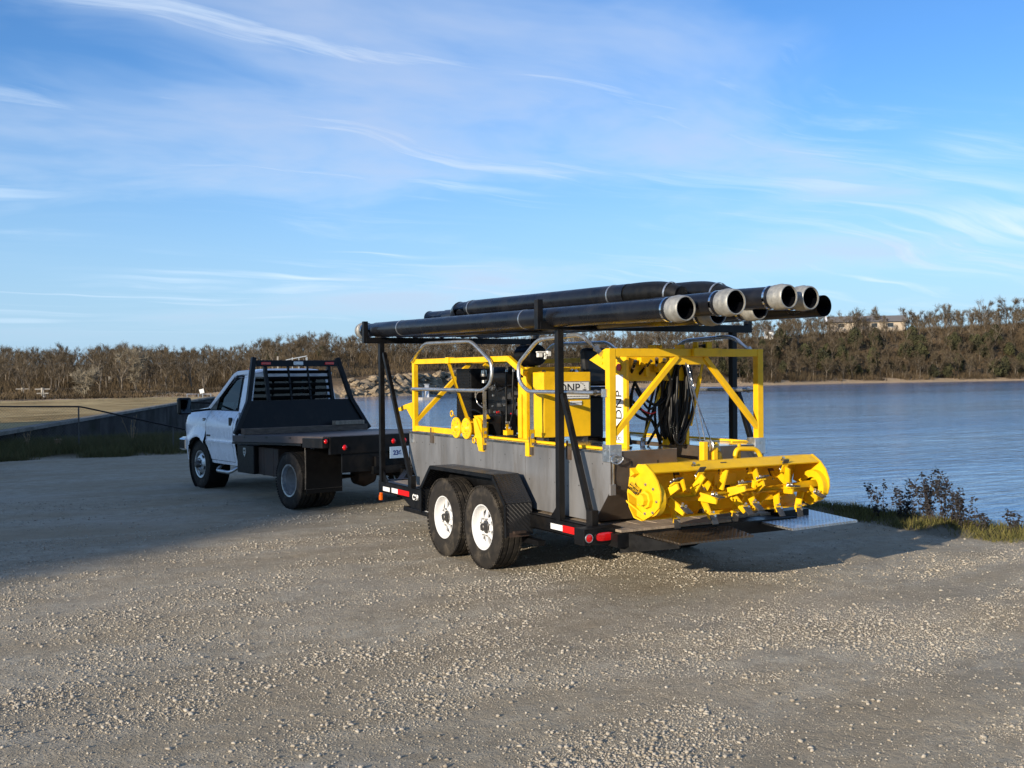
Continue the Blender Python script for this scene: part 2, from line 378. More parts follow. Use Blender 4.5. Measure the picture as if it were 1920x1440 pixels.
def mesh_np(name, V, F, m, attrs=None, smooth=False):
    me = bpy.data.meshes.new(name); nv = len(V); nf, k = F.shape
    me.vertices.add(nv); me.vertices.foreach_set('co', V.astype(np.float32).ravel())
    me.loops.add(nf*k); me.loops.foreach_set('vertex_index', F.astype(np.int32).ravel())
    me.polygons.add(nf); me.polygons.foreach_set('loop_start', np.arange(0, nf*k, k, dtype=np.int32))
    for an, (vals, dom) in (attrs or {}).items():
        at = me.attributes.new(an, 'FLOAT', dom); at.data.foreach_set('value', vals.astype(np.float32))
    me.update(calc_edges=True); me.validate()
    if smooth: me.shade_smooth()
    me.materials.append(M[m]); return me
def on_ray(u, v, dist):      # a place in the world: heading and height as surveyed from the photograph, at a ground distance
    d = fw + rt*((u-960)/FPX) - up*((v-720)/FPX); k = dist/math.hypot(d.x, d.y); return CAM + d*k
def heading(u):
    d = fw + rt*((u-960)/FPX); h = math.hypot(d.x, d.y); return d.x/h, d.y/h

# ------------------------------------------------------------------ terrain: lot
WL0, WL1 = Vector((-3.868, 22.778)), Vector((11.393, 63.666)); WD = (WL1-WL0).normalized(); WN = Vector((-WD.y, WD.x))
XBY = np.array([-40, -15, 0, 1.1, 2.5, 3.7, 8, 12, 16, 18.5, 22.8]); XBX = np.array([9, 6.2, 5.05, 4.98, 4.85, 4.9, 4.5, 3.6, 2.6, 2.0, 1.2])
def lot_d(x, y): return np.maximum(x-np.interp(y, XBY, XBX), y-22.6)
def n2(x, y, s, o=0): return mnoise.noise(Vector((x*s+o, y*s-o, o)))
def lot_z(x, y):
    d = float(lot_d(x, y))
    z = .022*n2(x, y, .7)+.018*n2(x*.45, y*1.5, 1.3, 4)+.008*n2(x, y, 4.2, 9)
    rut = math.exp(-((y+1.6+.10*x+.15*math.sin(x*.7))/.35)**2)*.018+math.exp(-((y+3.4-.06*x)/.3)**2)*.014
    z += rut*(n2(x, y, 1.1, 2)+.35)
    if abs(x-.1) < 1.6 and -1 < y < 5: z *= .4
    if d > -1.1: z += .05*min(1, (d+1.1)/.8)+.03*n2(x, y, 2.5, 7)
    if y > 19: z += .10*min(1, (y-19)/1.5)*(1 if d < 0 else 0)
    if d > 0: z -= .55*d+.05*d*n2(x, y, 1, 3)
    return max(z, -4)
def axis(segs):
    out = []
    for a, b, st in segs: out += list(np.arange(a, b, st))
    return np.array(out+[segs[-1][1]])
gx = axis([(-130, -20, 5), (-20, -8, .8), (-8, -6, .25), (-6, 6.5, .085), (6.5, 12, .5), (12, 20, 2)])
gy = axis([(-70, -10, 3), (-10, -6.2, .5), (-6.2, 6, .085), (6, 12, .16), (12, 24, .35), (24, 30, 1)])
X, Y = np.meshgrid(gx, gy); Z = np.array([lot_z(a, b) for a, b in zip(X.ravel(), Y.ravel())])
idx = np.arange(X.size).reshape(X.shape)
F = np.stack([idx[:-1,:-1], idx[:-1,1:], idx[1:,1:], idx[1:,:-1]], -1).reshape(-1, 4)
dd = lot_d(X.ravel(), Y.ravel()); soil = np.clip((dd+.95+.35*np.array([n2(a, b, 1.8, 5) for a, b in zip(X.ravel(), Y.ravel())]))/.5, 0, 1)
vy = np.array([n2(a, b, .5, 6) for a, b in zip(X.ravel(), Y.ravel())]); soil = np.maximum(soil, np.clip((Y.ravel()-18.9+.6*vy)/.7, 0, 1)*(X.ravel() > -40))
structure('gravel_lot', mesh_np('gravel_lot', np.stack([X.ravel(), Y.ravel(), Z], 1), F, 'gravel', {'soil': (soil, 'POINT')}, True))
zgrid = Z.reshape(X.shape)
def lot_h(x, y):    # bilinear lookup for many points
    i = np.clip(np.searchsorted(gy, y)-1, 0, len(gy)-2); j = np.clip(np.searchsorted(gx, x)-1, 0, len(gx)-2)
    fy = (y-gy[i])/(gy[i+1]-gy[i]); fx = (x-gx[j])/(gx[j+1]-gx[j])
    return (zgrid[i,j]*(1-fx)+zgrid[i,j+1]*fx)*(1-fy)+(zgrid[i+1,j]*(1-fx)+zgrid[i+1,j+1]*fx)*fy

# ------------------------------------------------------------------ terrain: lake, dam field, far shore
WZ = -1.5
wv = MB().add([(-60, -60, WZ), (900, -60, WZ), (900, 900, WZ), (-60, 900, WZ)], [(0, 1, 2, 3)])
lake = wv.build('lake_water', 'water', kind='structure')
UU = [-700, -300, 0, 300, 395, 480, 600, 655, 700, 760, 850, 1000, 1150, 1300, 1450, 1600, 1750, 1920, 2200, 2700]
DD = [100, 100, 100, 100, 105, 130, 158, 163, 165, 170, 185, 205, 232, 250, 268, 300, 322, 352, 400, 470]
BK = [-1.3, -1.3, -1.3, -1.2, -1.0, -.5, .5, .9, 1.2, 1.6, 1.9, 1.6, .6, -.2, -.4, -.5, -.5, -.6, -.6, -.6]   # bank top just above the water
HT = [4, 4, 3.6, 3.8, 4.2, 4.6, 5.0, 5.2, 5.4, 5.4, 5.6, 6.2, 6.5, 9, 11.5, 13.5, 15, 17, 17, 16]
def prof(u, r):
    D = np.interp(u, UU, DD); bk = np.interp(u, UU, BK); H = np.interp(u, UU, HT); left = u < 440
    zl = float(np.interp(r, [0, D-8, D, D+30, D+80, D+170, 700, 3000], [-2.2, -2.0, -1.45, -1.2, .2, H, H+3, H+5]))
    zr = float(np.interp(r, [0, D-9, D, D+5, D+14, D+55, D+150, 700, 3000], [-4, -3.2, -1.5, bk, bk+.5, H, H+1.5, H+4, H+6]))
    w = min(1, max(0, (u-390)/190)); w = w*w*(3-2*w); return zl*(1-w)+zr*w
us = np.linspace(-700, 2700, 150); rs = np.concatenate([np.linspace(85, 480, 120), np.linspace(500, 1200, 12), [1800, 3000]])
V = []; 
for r in rs:
    for u in us:
        hx, hy = heading(u); x, y = CAM.x+hx*r, CAM.y+hy*r
        amp = min(1, max(0, (r-np.interp(u, UU, DD))/10)); V.append((x, y, prof(u, r)+amp*(.5*n2(x, y, .06)+.35*n2(x, y, .25, 3))))
nu = len(us); idx = np.arange(len(V)).reshape(len(rs), nu)
F = np.stack([idx[:-1,:-1], idx[:-1,1:], idx[1:,1:], idx[1:,:-1]], -1).reshape(-1, 4)
structure('far_shore_hills', mesh_np('far_shore_hills', np.array(V), F, 'hill', None, True))
V = []; ss = np.linspace(-14, 44, 60); qs = np.linspace(0, 130, 60)
for q in qs:
    for s in ss:
        p = WL0+WD*s+WN*(q+.0); k = min(1, q/95); k = k*k*(3-2*k)
        V.append((p.x, p.y, .47-1.75*k+(.10*n2(p.x, p.y, .12)+.05*n2(p.x, p.y, .5, 2))*min(1, q/3)))
idx = np.arange(len(V)).reshape(len(qs), len(ss)); F = np.stack([idx[:-1,:-1], idx[:-1,1:], idx[1:,1:], idx[1:,:-1]], -1).reshape(-1, 4)
structure('dam_field', mesh_np('dam_field', np.array(V), F, 'field', None, True))

# retaining wall of the spillway
wl = thing('spillway_wall', 'long dark concrete spillway wall running from the left edge to behind the truck cab', 'wall', (WL0.x, WL0.y, -3))
def wallpt(s, q, z): p = WL0+WD*s+WN*q; return (p.x-WL0.x, p.y-WL0.y, z+3)
LEN = 43.6; nseg = 12
for i in range(nseg):
    a, b = -14+(LEN+14)*i/nseg, -14+(LEN+14)*(i+1)/nseg-.03; o = .012*rnd.uniform(-1, 1)
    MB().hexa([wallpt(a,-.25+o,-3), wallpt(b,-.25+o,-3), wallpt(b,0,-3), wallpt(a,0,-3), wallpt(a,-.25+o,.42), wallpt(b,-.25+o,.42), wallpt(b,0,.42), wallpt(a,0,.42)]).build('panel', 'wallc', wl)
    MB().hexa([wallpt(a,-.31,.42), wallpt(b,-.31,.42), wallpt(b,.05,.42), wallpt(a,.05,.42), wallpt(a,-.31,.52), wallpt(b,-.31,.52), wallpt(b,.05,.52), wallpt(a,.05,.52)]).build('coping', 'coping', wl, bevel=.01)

# ------------------------------------------------------------------ chain-link fence on the verge
FP = [(-9.5, 23.2, 1.155), (-4.014, 20.454, 1.155), (-2.3, 19.49, 1.136), (-.313, 18.357, .628), (1.6, 17.3, .12)]
FP = [(x, y+.9, z) for x, y, z in FP]
fn = thing('chain_link_fence', 'low chain-link fence with a dark top rail dipping towards the truck', 'fence', (FP[1][0], FP[1][1], 0))
OFF = (FP[1][0], FP[1][1], 0)
MB().tube([Vector(p) for p in FP[:3]]+[Vector(FP[2])+Vector((.12,-.07,-.02))]+[Vector(p) for p in FP[3:]], .019, 8).build('top_rail', 'black', fn, OFF, 40)
wires = MB(); posts = []
for (x0, y0, z0), (x1, y1, z1) in zip(FP[:-1], FP[1:]):
    ln = math.hypot(x1-x0, y1-y0); k = int(ln/.075); H = 1.05
    P = lambda s, h: Vector((x0+(x1-x0)*s/ln, y0+(y1-y0)*s/ln, z0+(z1-z0)*s/ln-H+h))
    for i in range(-int(H/.075), k):
        for sg in (1, -1):
            s0, s1 = i*.075, i*.075+H; h0, h1 = (0, H) if sg > 0 else (H, 0)
            a, b = max(0, s0), min(ln, s1)
            if b-a < .02: continue
            ha, hb = h0+(h1-h0)*(a-s0)/H, h0+(h1-h0)*(b-s0)/H
            wires.tube([P(a, ha), P(b, hb)], .0022, 3, caps=False)
wires.build('wire_mesh', 'dkmetal', fn, OFF)
for x, y, z in (FP[1], (-6.8, 22.75, 1.155), FP[2], FP[3]):
    MB().cyl((x, y, z-1.25), (x, y, z+.01), .017, 8).build('post', 'dkmetal', fn, OFF, 40)

# ------------------------------------------------------------------ vegetation builders
def tri_blades(bases, h, w, lean, tone):     # thin triangles; numpy arrays
    n = len(bases); a = rng.uniform(0, 2*np.pi, n); d = np.stack([np.cos(a), np.sin(a)], 1)*w[:, None]/2
    l = rng.normal(0, 1, (n, 2))*lean[:, None]
    V = np.zeros((n, 3, 3)); V[:, 0] = bases; V[:, 1] = bases; V[:, 2] = bases
    V[:, 0, :2] -= d; V[:, 1, :2] += d; V[:, 2, :2] += l; V[:, 2, 2] += h
    return V.reshape(-1, 3), np.arange(n*3).reshape(n, 3), tone
def grass(name, pts, hmean, m):
    n = len(pts); z = lot_h(pts[:, 0], pts[:, 1])-.01; b = np.column_stack([pts, z]); h = hmean*rng.uniform(.35, 1.5, n)
    V, F, t = tri_blades(b, h, rng.uniform(.006, .014, n), h*.45, rng.beta(1.6, 1.8, n))
    o = link(name, mesh_np(name, V, F, m, {'tone': (t, 'FACE')}), kind='stuff'); o['label'] = name.replace('_', ' '); return o
n = 90000; yy = rng.uniform(-7, 14, n); dd = -rng.uniform(-.9, 1, n)**1*.0+rng.uniform(-.85, .75, n); xx = np.interp(yy, XBY, XBX)+dd
cl_ = np.array([mnoise.noise(Vector((a*1.7, b*1.7, 0))) for a, b in zip(xx, yy)])
k = (cl_ + rng.normal(0, .25, n) + .55*np.clip(dd+.55, -.8, .5) > -.05); grass('bank_grass', np.column_stack([xx, yy])[k], .085, 'grass')
n = 110000; xx = rng.uniform(-9, 2.2, n); yy = rng.uniform(18.6, 22.6, n)
cl_ = np.array([mnoise.noise(Vector((a*.9, b*1.6, 3))) for a, b in zip(xx, yy)])
k = (cl_+rng.normal(0, .2, n)+.5*np.clip(yy-19.4, -1, .8) > .0); grass('verge_grass', np.column_stack([xx, yy])[k], .20, 'grassd')

def bare_tree(seed, h, spread, ntw, tl=.9, tw=.05, upw=.35, clean=.25):
    r = random.Random(seed); tr = MB(); tips = []
    def grow(p, d, ln, rad, lev):
        q = p+d*ln; mid = p+d*ln*.5+Vector((r.uniform(-1,1), r.uniform(-1,1), 0))*ln*.06
        tr.tube([p, mid, q], [rad, rad*.82, rad*.62], 5 if lev == 0 else (4 if lev == 1 else 3), caps=False)
        if lev >= 1: tips.append((mid, d, ln, lev))
        if lev == 3: tips.append((q, d, ln, lev)); return
        kids = (r.randint(3, 4) if lev == 0 else r.randint(2, 3))
        for i in range(kids):
            a = r.uniform(0, 2*math.pi); s = spread*r.uniform(.6, 1.3)
            nd = (d+Vector((math.cos(a)*s, math.sin(a)*s, upw*r.uniform(.2, 1)))).normalized()
            grow(q, nd, ln*r.uniform(.55, .8), rad*.6, lev+1)
        if lev < 2:
            for f in (.55, .78):
                a = r.uniform(0, 2*math.pi); nd = (d*.6+Vector((math.cos(a)*.9, math.sin(a)*.9, .25))).normalized()
                grow(p+(q-p)*f, nd, ln*r.uniform(.4, .6), rad*.45, lev+2)
    grow(Vector((0,0,-.3)), Vector((r.uniform(-.12,.12), r.uniform(-.12,.12), 1)).normalized(), h*(.30+clean*.3), h*.018, 0)
    V = np.zeros((ntw, 3, 3))
    for i in range(ntw):
        p, d, ln, lev = r.choice(tips); g = Vector((r.gauss(0, 1), r.gauss(0, 1), r.gauss(.35, .8))).normalized()
        b = p+d*r.uniform(-.4, .4)*ln+Vector((r.gauss(0, .1), r.gauss(0, .1), r.gauss(0, .1)))*ln; e = (d*.7+g).normalized()*tl*r.uniform(.4, 1.1)
        s = e.cross(Vector((r.gauss(0,1), r.gauss(0,1), r.gauss(0,1)))).normalized()*tw*r.uniform(.5, 1)
        V[i, 0] = b-s/2; V[i, 1] = b+s/2; V[i, 2] = b+e
    zmax = V[:, :, 2].max(); k = h/zmax; V *= k; tr.v = [(x*k, y*k, z*k) for x, y, z in tr.v]
    return tr, V.reshape(-1, 3)
def to_mesh(mb, name, m):
    me = bpy.data.meshes.new(name); me.from_pydata(mb.v, [], mb.f); me.shade_smooth(); me.materials.append(M[m]); return me
KINDS = []
for i, (h, sp, ntw) in enumerate(((8, .55, 1500), (8, .75, 1700), (8, .45, 1300), (8, .65, 1600), (8, .9, 1700))):
    tr, tv = bare_tree(100+i, h, sp, ntw, .85, .055)
    KINDS.append((to_mesh(tr, 'trunk', 'bark'), mesh_np('crown', tv, np.arange(len(tv)).reshape(-1, 3), 'twig'), tr, tv))
tr, tv = bare_tree(300, 5, .9, 2200, .7, .05, .15, .0); PALE = (to_mesh(tr, 'trunk', 'twigp'), mesh_np('crown', tv, np.arange(len(tv)).reshape(-1, 3), 'twigp'))
tr, tv = bare_tree(311, 9, .5, 420, .8, .035, .4, .3); THIN = (to_mesh(tr, 'trunk', 'bark'), mesh_np('crown', tv, np.arange(len(tv)).reshape(-1, 3), 'twig'))
def cedar_mesh(seed, n, h, w, leaf):
    g = np.random.default_rng(seed); t = g.beta(1.3, 1.5, n); a = g.uniform(0, 2*np.pi, n)
    lob = 1+.28*np.sin(a*3+t*9+seed)+.2*np.sin(a*5-t*14); rad = w/2*np.sqrt(g.uniform(.15, 1, n))*np.sin(np.pi*np.clip(t*.86+.14, 0, 1))**.7*lob
    c = np.column_stack([np.cos(a)*rad, np.sin(a)*rad, .06*h+t*h*.94])
    e1 = g.normal(0, 1, (n, 3)); e1 /= np.linalg.norm(e1, axis=1)[:, None]; e2 = np.cross(e1, g.normal(0, 1, (n, 3))); e2 /= np.linalg.norm(e2, axis=1)[:, None]
    s = leaf*g.uniform(.5, 1.3, n)[:, None]
    V = np.stack([c-e1*s, c+e2*s*.7, c+e1*s, c-e2*s*.7], 1).reshape(-1, 3); return V, np.arange(n*4).reshape(n, 4)
CED = []
for i in range(3):
    V, F = cedar_mesh(20+i, 2600, 5.5, 3.6, .20); tm = MB().tube([(0,0,-.3), (.05,0,2.5), (0,.05,4.6)], [.13, .09, .03], 6)
    CED.append((to_mesh(tm, 'trunk', 'bark'), mesh_np('crown', V, F, 'cedar')))
def plant_tree(name, kind, loc, s, label, cat='tree', group=None, sz=1.0):
    t = thing(name, label, cat, loc, rnd.uniform(0, 6.28), group); t.scale = (s, s, s*sz)
    link('trunk', kind[0], t); link('crown', kind[1], t); return t

def hillz(u, r): return prof(u, r)
def roll(u): return 1+.42*n2(u, 0, .011, 3)+.22*n2(u, 0, .04, 8)
spots = []
for i in range(6500):
    u = rnd.uniform(-150, 2080)
    D = float(np.interp(u, UU, DD)); right = u > 1000
    if u < 400: r = rnd.uniform(150, 330)
    elif not right: r = max(D+22, 172-max(0, u-620)*.2)+rnd.uniform(0, 150)
    else: r = D+4+rnd.random()**1.25*95
    hx, hy = heading(u); x, y = CAM.x+hx*r, CAM.y+hy*r
    if 655 < u < 1000 and r < D+26: continue
    if u < 400 and r < 160+rnd.uniform(-8, 25): continue
    if all((x-a)**2+(y-b)**2 > (3.7 if u < 1100 else 3.2)**2 for a, b, *_ in spots): spots.append((x, y, hillz(u, r), u, r))
spots.sort(key=lambda s: s[4]-np.interp(s[3], UU, DD))
ind, mass = spots[:270], spots[270:]
for i, (x, y, z, u, r) in enumerate(ind):
    hillside = u > 1000
    plant_tree('bare_tree', KINDS[rnd.randrange(5)], (x, y, z), rnd.uniform(.5, .86)*(1 if not hillside else 1.08)*(.9 if 400 < u < 1000 else 1)*roll(u),
        'leafless tree in the thicket on the bluff across the lake' if hillside else 'leafless grey-brown tree in the wood beyond the dam',
        group='bare trees on the bluff' if hillside else 'bare trees in the wood beyond the dam', sz=rnd.uniform(.85, 1.15))
def merge_trees(name, sp, m_t, m_c, label):
    VC = []; VT = []; FT = []; o = 0
    for x, y, z, u, r in sp:
        _, _, tr, tv = KINDS[rnd.randrange(5)]; s = rnd.uniform(.5, .86)*(1.14 if u > 1000 else (.9 if u > 400 else .95))*roll(u); a = rnd.uniform(0, 6.28); c, sn = math.cos(a)*s, math.sin(a)*s
        Rm = np.array([[c, -sn, 0], [sn, c, 0], [0, 0, s*rnd.uniform(.9, 1.15)]])
        sel = rng.permutation(len(tv)//3)[:900]; VC.append((tv.reshape(-1, 3, 3)[sel].reshape(-1, 3)*1.0)@Rm.T+np.array([x, y, z]))
        tb = np.array(tr.v)@Rm.T+np.array([x, y, z]); VT.append(tb); FT += [tuple(i+o for i in f) for f in tr.f]; o += len(tb)
    V = np.concatenate(VC); w = link(name, mesh_np(name, V, np.arange(len(V)).reshape(-1, 3), m_c), kind='stuff'); w['label'] = label
    me = bpy.data.meshes.new('trunks'); me.from_pydata(np.concatenate(VT), [], FT); me.materials.append(M[m_t]); b = link('wood_trunks', me, w); b['kind'] = 'stuff'
merge_trees('distant_woods', mass, 'bark', 'twig', 'grey-brown leafless woods covering the far hills')
print('trees', len(spots))
# undergrowth on the hillsides
n = 190000; B = []
uu = rng.uniform(-150, 2080, n); 
for u in uu:
    D = np.interp(u, UU, DD)
    if u < 400: r = 146+rng.random()**1.2*150
    elif u < 1000: r = max(D+16, 160-max(0, u-620)*.2)+rng.random()*150
    else: r = D+2.5+rng.random()**1.1*85
    hx, hy = heading(u); B.append((CAM.x+hx*r, CAM.y+hy*r, prof(u, r)-.1))
B = np.array(B); cln = np.array([mnoise.noise(Vector((a*.11, b*.11, 0))) for a, b in B[:, :2]]); B = B[cln > -.18]; n = len(B); h = rng.uniform(.4, 1.0, n)*(.8+1.5*np.clip((np.hypot(B[:, 0]-CAM.x, B[:, 1]-CAM.y)-150)/60, 0, 1))
V, F, t = tri_blades(B, h, rng.uniform(.05, .16, n), h*.35, rng.uniform(0, 1, n))
link('undergrowth', mesh_np('undergrowth', V, F, 'brush'), kind='stuff')['label'] = 'brown winter brush under the far trees'
# evergreens among the bare trees
for k in range(78):
    u = rnd.uniform(1330, 1990) if k < 70 else rnd.uniform(440, 640); D = float(np.interp(u, UU, DD)); r = D+(rnd.uniform(5, 44) if k < 70 else rnd.uniform(40, 100)); hx, hy = heading(u)
    plant_tree('cedar_tree', CED[k % 3], (CAM.x+hx*r, CAM.y+hy*r, prof(u, r)), (rnd.uniform(.5, 1.15) if k < 70 else rnd.uniform(.4, .6)),
        'dark green cedar among bare trees on the bluff across the lake' if k < 70 else 'dark evergreen among the bare trees of the wood beyond the dam',
        group='cedars on the bluff' if k < 70 else 'evergreens in the wood beyond the dam', sz=rnd.uniform(.8, 1.3))
# skyline trees on the bluff
sky_trees = [(1470, 592, 1.0, 3, 'bare tree standing against the sky above the white sheds'), (1500, 590, 1.0, 4, 'bare skyline tree just behind the open-ended pipe'), (1540, 596, .9, 1, 'bare skyline tree at the left end of the ranch house'),
    (1570, 590, 1.0, 'thin', 'thin skyline tree with few twigs in front of the ranch house left half'), (1610, 582, .9, 2, 'bare skyline tree over the middle of the ranch house'), (1650, 570, 1.15, 0, 'bare skyline tree over the right end of the ranch house roof'),
    (1690, 572, 1.1, 2, 'bare skyline tree just right of the ranch house'), (1722, 574, 1.0, 1, 'second bare skyline tree right of the ranch house'), (1745, 575, .9, 'thin', 'thin skyline tree between two fuller ones right of the house'),
    (1770, 566, 1.2, 3, 'left one of a touching pair of bare skyline trees midway to the right edge'), (1782, 568, 1.0, 4, 'right one of a touching pair of bare skyline trees midway to the right edge'),
    (1835, 552, 1.25, 'thin', 'tall airy skyline tree with thin crown near the right edge'), (1850, 560, 1.0, 2, 'bare skyline tree directly right of the tall airy one'), (1893, 548, 1.35, 1, 'tallest full skyline tree, close to the right edge'), (1910, 556, 1.1, 3, 'rightmost bare skyline tree at the picture edge')]
for u, v, s, kd, lab in sky_trees:
    r = float(np.interp(u, UU, DD))+62; top = on_ray(u, v, r); z = prof(u, r); h = top.z-z; K = THIN if kd == 'thin' else KINDS[kd]
    plant_tree('skyline_tree', K, (top.x, top.y, z), h/(9 if kd == 'thin' else 8), lab, group='bare trees along the bluff top')
tp = on_ray(158, 757, 150); plant_tree('pale_bush', PALE, (tp.x, tp.y, -1.4), 1.05, 'pale straw-grey bare bush at the edge of the tan field', 'bush')
tp = on_ray(255, 735, 165); plant_tree('pale_sapling', (PALE[0], PALE[1]), (tp.x, tp.y, -1.1), 1.1, 'slender pale sapling at the wood edge right of the pale bush', 'tree', sz=1.5)
# unseen trees left of the lot, between it and the low sun
sv = Vector((-math.cos(AZ), -math.sin(AZ), 0)); nv = Vector((-math.sin(AZ), math.cos(AZ), 0))
V, F = cedar_mesh(77, 5200, 11, 6.2, .34); BIG = (to_mesh(MB().tube([(0,0,-.3), (.1,0,5), (0,.1,9)], [.25, .18, .05], 8), 'trunk', 'bark'), mesh_np('crown', V, F, 'cedar'))
for k in range(5):
    nn = 8.9+k*3.6+rnd.uniform(-.5, .5); tt = 62+rnd.uniform(-4, 6); p = nv*nn+sv*tt
    plant_tree('tall_cedar', BIG, (p.x, p.y, 0), rnd.uniform(1.8, 2.05), 'tall dark cedar in the row left of the lot shading the truck', group='cedars shading the lot')

for k, (nn, tt, ht) in enumerate(((6.3, 70, 20.2), (5.2, 62, 15.2))):  # unseen bare trees added to blend the edge of the shade
    p = nv*nn+sv*tt; plant_tree('shade_edge_tree', KINDS[k], (p.x, p.y, 0), ht/8, 'unseen bare tree added left of the lot to soften the shade edge', group='bare trees added to soften the shade edge')
# ------------------------------------------------------------------ wheels
def tyre_mesh(R_, w, rin):     # axis along +x, centred at the origin
    h = w/2; sh = R_-.028
    prof = [(-h*.80, rin), (-h*.96, rin+.012), (-h, rin+(R_-rin)*.45), (-h*.97, sh-.02), (-h*.86, R_-.010), (-h*.78, R_-.002)]
    g = []
    for c in (-.5, -.18, .18, .5): g += [((c-.05)*h*1.5, R_), ((c-.035)*h*1.5, R_-.011), ((c+.035)*h*1.5, R_-.011), ((c+.05)*h*1.5, R_)]
    prof = prof+g+[(-a, b) for a, b in reversed(prof)]
    mb = MB().lathe(prof, (0,0,0), (1,0,0), 56)
    n = 64      # shoulder tread blocks
    for i in range(n):
        a = 2*math.pi*i/n
        for s_ in (-1, 1):
            rot = Matrix.Rotation(a+(.02 if s_ > 0 else 0), 3, 'X')
            mb.cbox(rot @ Vector((s_*h*.86, 0, R_-.006)), (h*.2, 2*math.pi*R_/n*.62, .016), rot)
    return mb
def copy_wheel(parts, parent): return [copy_part(p, parent) for p in parts]

# ------------------------------------------------------------------ equipment trailer
T = thing('equipment_trailer', 'black tandem-axle equipment trailer with a tall pipe rack, parked on the gravel carrying the dredge', 'trailer', (0, 2.2, 0))
TO = (0, 2.2, 0)
def tb(name, mb, m, **k): return mb.build(name, m, T, TO, **k)
XL, XR = -.93, 1.06
for s_, x0 in ((-1, XL), (1, XR)):
    m_ = MB(); xi = x0-s_*.085
    m_.box(x0, x0-s_*.012, .14, 4.70, .435, .565); m_.box(x0, xi, .14, 4.70, .553, .567); m_.box(x0, xi, .14, 4.70, .433, .447)
    tb('side_rail', m_, 'black', bevel=.003)
m_ = MB()
for y in (.2, .85, 1.55, 2.3, 3.05, 3.8, 4.66): m_.box(XL+.09, XR-.09, y-.025, y+.025, .44, .53)
m_.box(XL, XR, 4.70, 4.76, .43, .57); tb('cross_members', m_, 'black')
# deck planks, lengthwise
npl = 11; pw = (XR-XL-.2)/npl
pm = None
for i in range(npl):
    a = XL+.1+i*pw; o = MB().box(a+.004, a+pw-.004, .02+rnd.uniform(-.02, .02), 4.68, .535, .562+rnd.uniform(-.003, .003)); tb('plank', o, 'wood', bevel=.003)
tb('rear_deck_board', MB().box(-.86, .30, -.18, .015, .545, .566), 'wood', bevel=.003)
tb('rear_sill', MB().box(XL+.02, XR-.02, -.2, .12, .43, .540), 'black')
m_ = MB().hexa([(-.62, -.64, .485), (.15, -.62, .485), (.23, -.19, .51), (-.66, -.19, .51), (-.62, -.64, .50), (.15, -.62, .50), (.23, -.19, .528), (-.66, -.19, .528)])
tb('ramp_plate', m_, 'treadb', label='worn brown tread plate behind the left side of the hull')
m_ = MB().hexa([(.58, -.62, .50), (1.42, -.55, .50), (1.55, .18, .51), (.66, .16, .51), (.58, -.62, .52), (1.42, -.55, .52), (1.55, .18, .53), (.66, .16, .53)])
tb('ramp_plate', m_, 'tread', label='bright diamond tread plate at the right rear corner')
m_ = MB().hexa([(-.83, -.12, .37), (-.63, -.63, .46), (-.60, -.61, .46), (-.80, -.10, .37), (-.83, -.12, .55), (-.63, -.63, .484), (-.60, -.61, .484), (-.80, -.10, .55)])
tb('ramp_frame', m_, 'black')
# tongue
m_ = MB()
for s_ in (-1, 1): m_.beam((.06+s_*.75, 4.72, .48), (.06+s_*.06, 6.02, .50), .07, .12, (0,0,1))
m_.box(-.02, .14, 5.75, 6.2, .46, .56); tb('tongue', m_, 'black')
tb('jack', MB().cyl((.06, 5.4, .14), (.06, 5.4, .95), .035, 12).cyl((.06, 5.4, .12), (.06, 5.4, .15), .09, 12).beam((.06, 5.4, .93), (-.14, 5.4, .93), .02), 'galv', smooth=40)
# front gusset below the rail, axle hangers, low step
tb('hanger_plate', MB().prism([(4.10, .44), (3.40, .44), (2.92, .44), (2.92, .30), (3.55, .30), (3.80, .33)], XL+.004, XL+.024, 'x'), 'black')
tb('lower_rail', MB().box(XL-.02, XL+.06, .98, 3.98, .285, .335), 'black', bevel=.004)
tb('axle', MB().cyl((-.98, 1.66, .36), (1.1, 1.66, .36), .04, 12).cyl((-.98, 2.5, .36), (1.1, 2.5, .36), .04, 12), 'dkmetal', smooth=40)
for s_, x0 in ((-1, -.80), (1, .92)):
    m_ = MB()
    for i in range(4): m_.box(x0-.03, x0+.03, 1.35+i*.06, 2.82-i*.06, .40+i*.012, .41+i*.012)
    tb('leaf_spring', m_, 'dkmetal')
# fenders: bent tread plate with an outer lip
fp = [(2.98, .40), (2.98, .66), (2.74, .895), (1.40, .905), (1.16, .66), (1.15, .37)]
for s_, xa, xb in ((-1, XL+.02, -1.185), (1, XR-.02, 1.315)):
    m_ = MB()
    for (y0, z0), (y1, z1) in zip(fp[:-1], fp[1:]):
        n_ = Vector((0, -(z1-z0), (y1-y0))).normalized()*(-.006)
        P = [(xa, y0, z0), (xb, y0, z0), (xb, y1, z1), (xa, y1, z1)]
        m_.hexa(P+[(x, y+n_.y, z+n_.z) for x, y, z in P])
    f_ = tb('fender', m_, 'treadk')
    tb('fender_inner', MB().prism(fp[::-1], xa, xa-s_*.006, 'x'), 'black')
    m_ = MB()
    for (y0, z0), (y1, z1) in zip(fp[:-1], fp[1:]): m_.beam((xb, y0, z0-.012), (xb, y1, z1-.012), .012, .036, (0,0,1) if abs(y1-y0) > .2 else (0,1,0))
    m_.build('fender_lip', 'black', f_)
    l = [o for o in (bpy.data.objects['fender_lip'],)]
# fender lips were built in world space: shift them under the trailer empty
for o in list(bpy.data.objects):
    if o.name.startswith('fender_lip'): o.location = (-TO[0], -TO[1], -TO[2])
tb('mud_bracket', MB().box(-1.15, -.95, 1.135, 1.15, .36, .40).box(-1.12, -1.0, 1.10, 1.14, .395, .415), 'rust')
